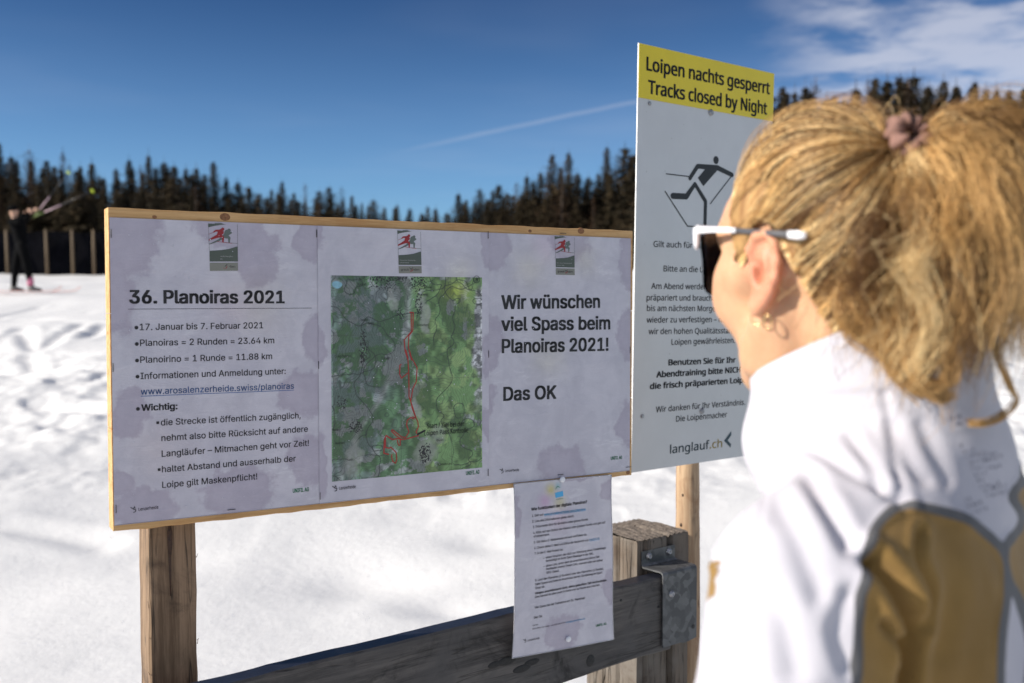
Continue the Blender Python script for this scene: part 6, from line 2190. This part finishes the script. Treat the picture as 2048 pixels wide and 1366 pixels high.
# combed locks: each lock is a narrow bundle from the hairline or scalp to the tie
azl = g.uniform(-pi, pi, NLK); ttl = g.random(NLK) ** 1.5
azl[:180] = g.uniform(0.1, 2.3, 180); ttl[:120] = g.random(120) * 0.12
azl[200:420] = g.uniform(1.30, 2.5, 220); ttl[200:420] = g.random(220) * 0.30
ell_ = hairline(azl) + 0.005 + (pi / 2 - hairline(azl) - 0.05) * ttl * 0.85
lk_l = g.random(NLK); lift_l = g.random(NLK)
li = np.repeat(np.arange(NLK), PER); N_ = len(li)
u1 = g.normal(size=N_); u2 = g.random(N_)
azr = azl[li] + u1 * 0.018; elr = ell_[li] + g.normal(size=N_) * 0.018
r0 = hdir(azr, elr)
s_ = np.linspace(0, 1, S_)[None, :]
om = np.arccos(np.clip(r0 @ tdir, -1, 1))[:, None]
w0 = np.sin((1 - s_) * om) / np.sin(om); w1 = np.sin(s_ * om) / np.sin(om)
D = r0[:, None] * w0[..., None] + tdir[None, None] * w1[..., None]
side_v = np.cross(r0, tdir); side_v /= np.linalg.norm(side_v, axis=1, keepdims=True)
k1 = lk_l[li][:, None]
wob = 0.055 * np.sin(s_ * pi) * np.sin(s_ * 4 + k1 * 9) + 0.004 * np.sin(s_ * 9 + g.random((N_, 1)) * 6) * np.sin(s_ * pi) + 0.035 * (u1 * 0.5)[:, None] * np.sin(s_ * pi)
D = D + side_v[:, None] * wob[..., None]
# hair sags below the line of pull on the side of the head
D = D - UP * (0.10 * np.sin(s_ * pi))[..., None] * (1 - np.abs(D @ UP))[..., None]
D /= np.linalg.norm(D, axis=2, keepdims=True)
az = np.arctan2(D @ HYAW[1], D @ HYAW[0]); el = np.arcsin(np.clip(D @ UP, -1, 1))
el = np.maximum(el, hairline(az) + 0.02 + 0.06 * u2[:, None] * smooth(s_, 0.1, 0.5))
D = hdir(az, el)
prof_ = np.sin(np.clip(s_ * 1.2, 0, 1) * pi * 0.62) ** 1.2
bundle = 0.0045 * (1 - 0.3 * u1[:, None] ** 2).clip(0, 1) * u2[:, None]
lift = 0.0035 + ((0.010 - 0.004 * smooth(el, 0.6, 1.2)) * lift_l[li][:, None] + bundle) * prof_
fly = (g.random(N_) < 0.04)[:, None] * g.random((N_, 1))
lift = lift + fly * 0.020 * np.sin(s_ * pi)
crown_ = 0 * el
near_ear = np.exp(-((np.abs(az) - 1.55) / 0.42) ** 2) * (1 - smooth(el, 0.25, 0.75))
lift = lift * (1 - 0.6 * near_ear)
R_ = Rhead(az, el) + lift + crown_
R_ = R_ * (1 - smooth(s_, .72, 1)) + (TR - 0.003 + (lift_l[li][:, None] - .5) * 0.010) * smooth(s_, .72, 1)
P = CC + D * R_[..., None]
tone = np.clip(0.45 + 0.66 * np.sign(k1[:, 0] - 0.5) * np.abs(2 * (k1[:, 0] - 0.5)) ** 0.7 + g.normal(size=N_) * 0.06, 0, 1)
strands(P, np.broadcast_to(0.00024 * (1.15 - 0.5 * s_), (N_, S_)), tone, 'swept_back_hair')

# ponytail: locks thrown from the tie, arching and falling behind the head
NL = 210; S2 = 26
s2 = np.linspace(0, 1, S2)
centre = []
ltone = []
PT0 = TIE + tdir * 0.004 + np.array([0.020, 0.004, -0.004])
for q in range(NL):
    u = g.random(); v_ = g.random()
    ex = 1695 + 520 * u                                 # where across the back the lock ends
    ey = np.interp(ex, [1690, 1760, 1880, 2000, 2200], [650, 745, 770, 705, 690]) - 230 * v_ ** 1.3
    Ye = np.interp(ex, [1690, 1760, 1900, 2200], [0.745, 0.72, 0.69, 0.76]) + g.normal() * 0.020 + 0.04 * v_
    E = at(ex, ey, Ye)
    top = np.interp(ex, [1650, 1760, 1850, 1950, 2200], [-0.040, -0.030, -0.008, 0.040, 0.066]) * (0.25 + 0.85 * g.random())
    out = np.array([E[0] - PT0[0], E[1] - PT0[1], 0])
    P0 = PT0 + g.normal(size=3) * 0.005
    P1 = PT0 + out * (0.25 + 0.20 * g.random()) + UP * (0.002 + top)
    P2 = PT0 + out * (0.85 + 0.35 * g.random()) + UP * (top * 0.8 - 0.03 - 0.05 * g.random()) + np.array([0.005, -0.02, 0]) * g.random()
    s = s2[:, None]
    B = (1 - s) ** 3 * P0 + 3 * (1 - s) ** 2 * s * P1 + 3 * (1 - s) * s * s * P2 + s ** 3 * E
    ph = g.random() * 6.28; fr_ = 0.9 + 1.5 * g.random(); amp = (0.005 + 0.012 * g.random())
    n1 = np.array([0.8, 0.6, 0]); n2 = np.array([-0.1, 0.3, 0.95])
    phs = s * fr_ * 6.28 + ph + 3.0 * smooth(s, 0.7, 1.0)
    B = B + amp * smooth(s, 0.08, 0.55) * (np.sin(phs) * n1 + np.cos(phs) * n2 * 0.8)
    centre.append(B); ltone.append(np.clip(0.40 + g.normal() * 0.46, 0.0, 1))
centre = np.array(centre); ltone = np.array(ltone)
NP_ = 24000
li = g.integers(0, NL, NP_)
c = centre[li]
spread = (0.0032 + 0.0075 * s2[None, :] ** 0.8 * (0.5 + 0.9 * g.random((NP_, 1))))
off = g.normal(size=(NP_, 1, 3)) * spread[..., None] * 0.7
off2 = 0.0034 * np.sin(s2[None, :, None] * (6 + 12 * g.random((NP_, 1, 1))) + g.random((NP_, 1, 3)) * 6.28) * smooth(s2, .15, .6)[None, :, None]
cut = 0.72 + 0.33 * g.random((NP_, 1))
fl2 = (g.random((NP_, 1, 1)) < 0.16) * g.normal(size=(NP_, 1, 3)) * 0.020 * (s2[None, :, None] ** 1.4)
idx = np.clip(s2[None, :] * cut * (S2 - 1), 0, S2 - 1.001); i0 = idx.astype(int); fr_ = idx - i0
rows_ = np.arange(NP_)[:, None]
P = c[rows_, i0] * (1 - fr_[..., None]) + c[rows_, i0 + 1] * fr_[..., None]
P = P + off + off2 + fl2
tone = np.clip(ltone[li] + g.normal(size=NP_) * 0.06, 0, 1)
strands(P, np.broadcast_to(0.00025 * (1.2 - 0.6 * s2[None, :]), (NP_, S2)), tone, 'ponytail')

# one loose ring curl above the collar and a few long wisps over the jacket
def guide_strands(pxs, n_, spread_, tone0, name, seed):
    g2 = np.random.default_rng(seed)
    cp = catmull([(p[0], p[1], p[2]) for p in pxs], 7, False)
    W_ = np.array([at(p[0], p[1], p[2]) for p in cp])
    S3 = len(W_); P = W_[None] + g2.normal(size=(n_, 1, 3)) * spread_ + 0.001 * np.sin(np.linspace(0, 9, S3)[None, :, None] + g2.random((n_, 1, 3)) * 6)
    strands(P, np.full((n_, S3), 0.00036), np.clip(tone0 + g2.normal(size=n_) * 0.12, 0, 1), name)
guide_strands([(1905, 610, .70), (1880, 650, .695), (1830, 680, .69), (1822, 730, .69), (1850, 770, .69), (1890, 765, .69), (1905, 720, .69), (1880, 680, .69), (1850, 690, .69)], 220, 0.0022, 0.55, 'ring_curl', 1)
guide_strands([(1960, 600, .72), (1990, 700, .72), (2020, 770, .72), (2035, 800, .72), (2010, 830, .72), (1975, 848, .72), (1940, 847, .72)], 28, 0.0011, 0.6, 'loose_wisp', 2)
guide_strands([(1860, 660, .70), (1845, 720, .70), (1850, 775, .70), (1880, 795, .70), (1900, 790, .70)], 60, 0.002, 0.5, 'loose_wisp', 3)
guide_strands([(1700, 560, .74), (1690, 620, .735), (1712, 660, .735), (1760, 690, .73), (1800, 740, .73), (1845, 780, .73)], 200, 0.004, 0.5, 'loose_wisp', 4)

# scrunchie
M['scrunchie'] = simple('mauve_brown_velvet', (0.23, 0.125, 0.098), 0.9, var=0.25, scale=60, bump=0.3)
ax = tdir
e1 = np.cross(ax, UP); e1 /= np.linalg.norm(e1); e2 = np.cross(e1, ax)
mb = MB(); nU, nV = 60, 14
for i_ in range(nU):
    t = 2 * pi * i_ / nU
    for k_ in range(nV):
        q = 2 * pi * k_ / nV
        rr_ = 0.0058 * (1 + 0.28 * sin(t * 9 + 1.2 * sin(q)) + 0.12 * sin(t * 17 + q))
        R0_ = 0.0125
        p_ = TIE + ax * 0.006 + np.array([0.003, -0.012, 0.004]) + (e1 * cos(t) + e2 * sin(t)) * (R0_ + rr_ * cos(q)) + ax * rr_ * sin(q) * 1.15
        mb.v.append(tuple(p_ - WORG))
for i_ in range(nU):
    for k_ in range(nV):
        mb.f.append((i_ * nV + k_, i_ * nV + (k_ + 1) % nV, ((i_ + 1) % nU) * nV + (k_ + 1) % nV, ((i_ + 1) % nU) * nV + k_)); mb.m.append(0)
mb.build('scrunchie', M['scrunchie'], woman, True)

# ------------------------------------------------------------------ cross-country skier in the distance
YS = 20.5
sk0 = at(46, 592, YS); sk0[2] = float(ground_h(sk0[0], YS)) + 0.04
skier = empty('person', tuple(sk0), 'cross-country skier in black holding both poles up in the distance at left', 'person')
SO_ = sk0
def sp(px, py, dy=0.0):
    q = at(px, py, YS + dy) - SO_
    return q
zf = 0.02
fs = Field(np.arange(-0.75, 0.75, 0.016), np.arange(-0.45, 0.45, 0.016), np.arange(-0.06, 1.95, 0.016))
hd = sp(31, 430); hd[2] = 1.66
def S(px, z, dy=0.0): return (at(px, 590, YS)[0] - SO_[0], dy, z)
fs.ell(S(31, 1.655), (0.085, 0.075, 0.115), 0)
fs.cap(S(32, 1.46), S(31, 1.60), 0.06, 0.05, 0.03)
# torso leans a little towards the poles
suit_parts = [(S(38, 1.38), S(46, 1.02), 0.150, 0.125), (S(30, 1.42, 0.15), S(36, 1.40, -0.15), 0.085, 0.085)]
def limbs(F_, k, g_):
    F_.cap(S(38, 1.38), S(45, 1.02), 0.145 + g_, 0.125 + g_, 0.04)
    F_.cap(S(31, 1.43, 0.14), S(34, 1.43, -0.14), 0.075 + g_, 0.075 + g_, 0.05)
    F_.path([S(31, 1.42, 0.17), S(45, 1.50, 0.20), S(62, 1.66, 0.12)], [0.055 + g_, 0.048 + g_, 0.036 + g_], 0.03)
    F_.path([S(34, 1.42, -0.17), S(50, 1.42, -0.22), S(60, 1.62, -0.15)], [0.055 + g_, 0.048 + g_, 0.036 + g_], 0.03)
    F_.path([S(41, 0.95, 0.05), S(31, 0.52, 0.03), S(27, 0.12, 0.02)], [0.105 + g_, 0.075 + g_, 0.050 + g_], 0.04)
    F_.path([S(50, 0.95, -0.06), S(58, 0.52, -0.06), S(65, 0.14, -0.05)], [0.105 + g_, 0.075 + g_, 0.050 + g_], 0.04)
limbs(fs, 0, -0.012)
for (hx, hz, hy) in ((70, 1.70, 0.12), (70, 1.66, -0.15)):
    fs.ell(S(hx, hz, hy), (0.055, 0.035, 0.045), 0.02)
W_, F_ = from_field(fs, lambda p: p, 1)
M['skin2'] = simple('skier_skin', (0.55, 0.32, 0.22), 0.5, var=0.1)
add('body', mesh_from('body', W_, F_, M['skin2'], True), skier)
fsu = Field(np.arange(-0.75, 0.75, 0.016), np.arange(-0.45, 0.45, 0.016), np.arange(0.0, 1.62, 0.016))
limbs(fsu, 0, 0.004)
W_, F_ = from_field(fsu, lambda p: p, 1)
M['black_suit'] = simple('black_ski_suit', (0.004, 0.004, 0.0045), 0.85, var=0.3, scale=6, bump=0.2, spec=0.05)
add('ski_suit', mesh_from('ski_suit', W_, F_, M['black_suit'], True), skier)
fc = Field(np.arange(-0.35, 0.2, 0.012), np.arange(-0.15, 0.15, 0.012), np.arange(1.6, 1.86, 0.012))
fc.ell((S(31, 0)[0] - 0.012, 0, 1.705), (0.100, 0.092, 0.085), 0)
W_, F_ = from_field(fc, lambda p: p, 1)
add('cap', mesh_from('cap', W_, F_, M['black_suit'], True), skier)
M['boot_w'] = simple('ski_boot', (0.10, 0.10, 0.10), 0.5, var=0.3)
M['pink'] = simple('pink_gaiter', (0.55, 0.16, 0.26), 0.6, var=0.1)
M['ski_red'] = simple('salmon_ski', (0.75, 0.32, 0.25), 0.4, var=0.1)
for (px, dy) in ((27, 0.02), (66, -0.05)):
    mb = MB(); x0 = S(px, 0)[0]
    mb.tube([(x0 - 0.06, dy, 0.08), (x0 + 0.05, dy, 0.07), (x0 + 0.20, dy, 0.04)], [0.055, 0.05, 0.03], 10)
    mb.tube([(x0, dy, 0.06), (x0 - 0.01, dy, 0.17)], [0.055, 0.05], 10)
    mb.build('boot', M['boot_w'], skier, True)
mb = MB(); x0 = S(65, 0)[0]
mb.tube([(x0 - 0.01, -0.05, 0.13), (x0 - 0.02, -0.05, 0.30)], [0.062, 0.066], 12); mb.build('gaiter', M['pink'], skier, True)
for q, (px, dy) in enumerate(((30, 0.02), (72, -0.05))):
    x0 = S(px, 0)[0]
    so = empty('ski', (SO_[0] + x0, SO_[1] + dy, SO_[2]), ('left' if q == 0 else 'right') + ' salmon red ski on the snow under the distant skier', 'ski', 'skis of the distant skier')
    mb = MB()
    xs_ = np.linspace(-0.75, 0.95, 24)
    for x in xs_:
        zt = 0.012 + 0.10 * max(0, (x - 0.72) / 0.23) ** 2; w_ = 0.022 * (1 if x < 0.8 else 0.5)
        mb.v += [(x, -w_, zt), (x, w_, zt), (x, w_, zt + 0.012), (x, -w_, zt + 0.012)]
    for i_ in range(23):
        for k_ in range(4): mb.f.append((i_ * 4 + k_, i_ * 4 + (k_ + 1) % 4, (i_ + 1) * 4 + (k_ + 1) % 4, (i_ + 1) * 4 + k_)); mb.m.append(0)
    mb.f.append((3, 2, 1, 0)); mb.f.append((92, 93, 94, 95)); mb.m += [0, 0]
    mb.build('ski_body', M['ski_red'], so)
M['pole'] = simple('ski_pole_shaft', (0.02, 0.02, 0.025), 0.4, var=0.1)
M['pole_pale'] = simple('ski_pole_pale_pink', (0.60, 0.42, 0.46), 0.4, var=0.1)
M['basket'] = simple('lime_basket', (0.50, 0.62, 0.02), 0.5, var=0.1)
for q, (g0, tip, dy) in enumerate((((72, 428), (137, 345), 0.10), ((78, 429), (185, 382), -0.15))):
    a = at(g0[0], g0[1], YS + dy); b_ = at(tip[0], tip[1], YS + dy)
    po = empty('ski_pole', tuple(a), ('steeper' if q == 0 else 'flatter') + ' raised ski pole with lime basket held by the distant skier', 'ski pole', 'raised poles of the distant skier')
    L = b_ - a; d = L / np.linalg.norm(L)
    MB().tube([-d * 0.10, d * 0.12], 0.018, 8).build('grip', simple('olive_grip', (0.10, 0.14, 0.03), 0.6), po, True)
    MB().tube([d * 0.12, L * 0.42], 0.013, 8).build('pale_shaft', M['pole_pale'], po, True)
    MB().tube([L * 0.42, L * 1.04], [0.009, 0.006], 8).build('shaft', M['pole'], po, True)
    B = Vector(d).to_track_quat('Z', 'Y').to_matrix().to_4x4()
    MB().lathe([(0.006, -0.03), (0.038, -0.012), (0.046, 0.0), (0.038, 0.014), (0.006, 0.03)], 14, Matrix.Translation(tuple(L)) @ B).build('basket', M['basket'], po, True)
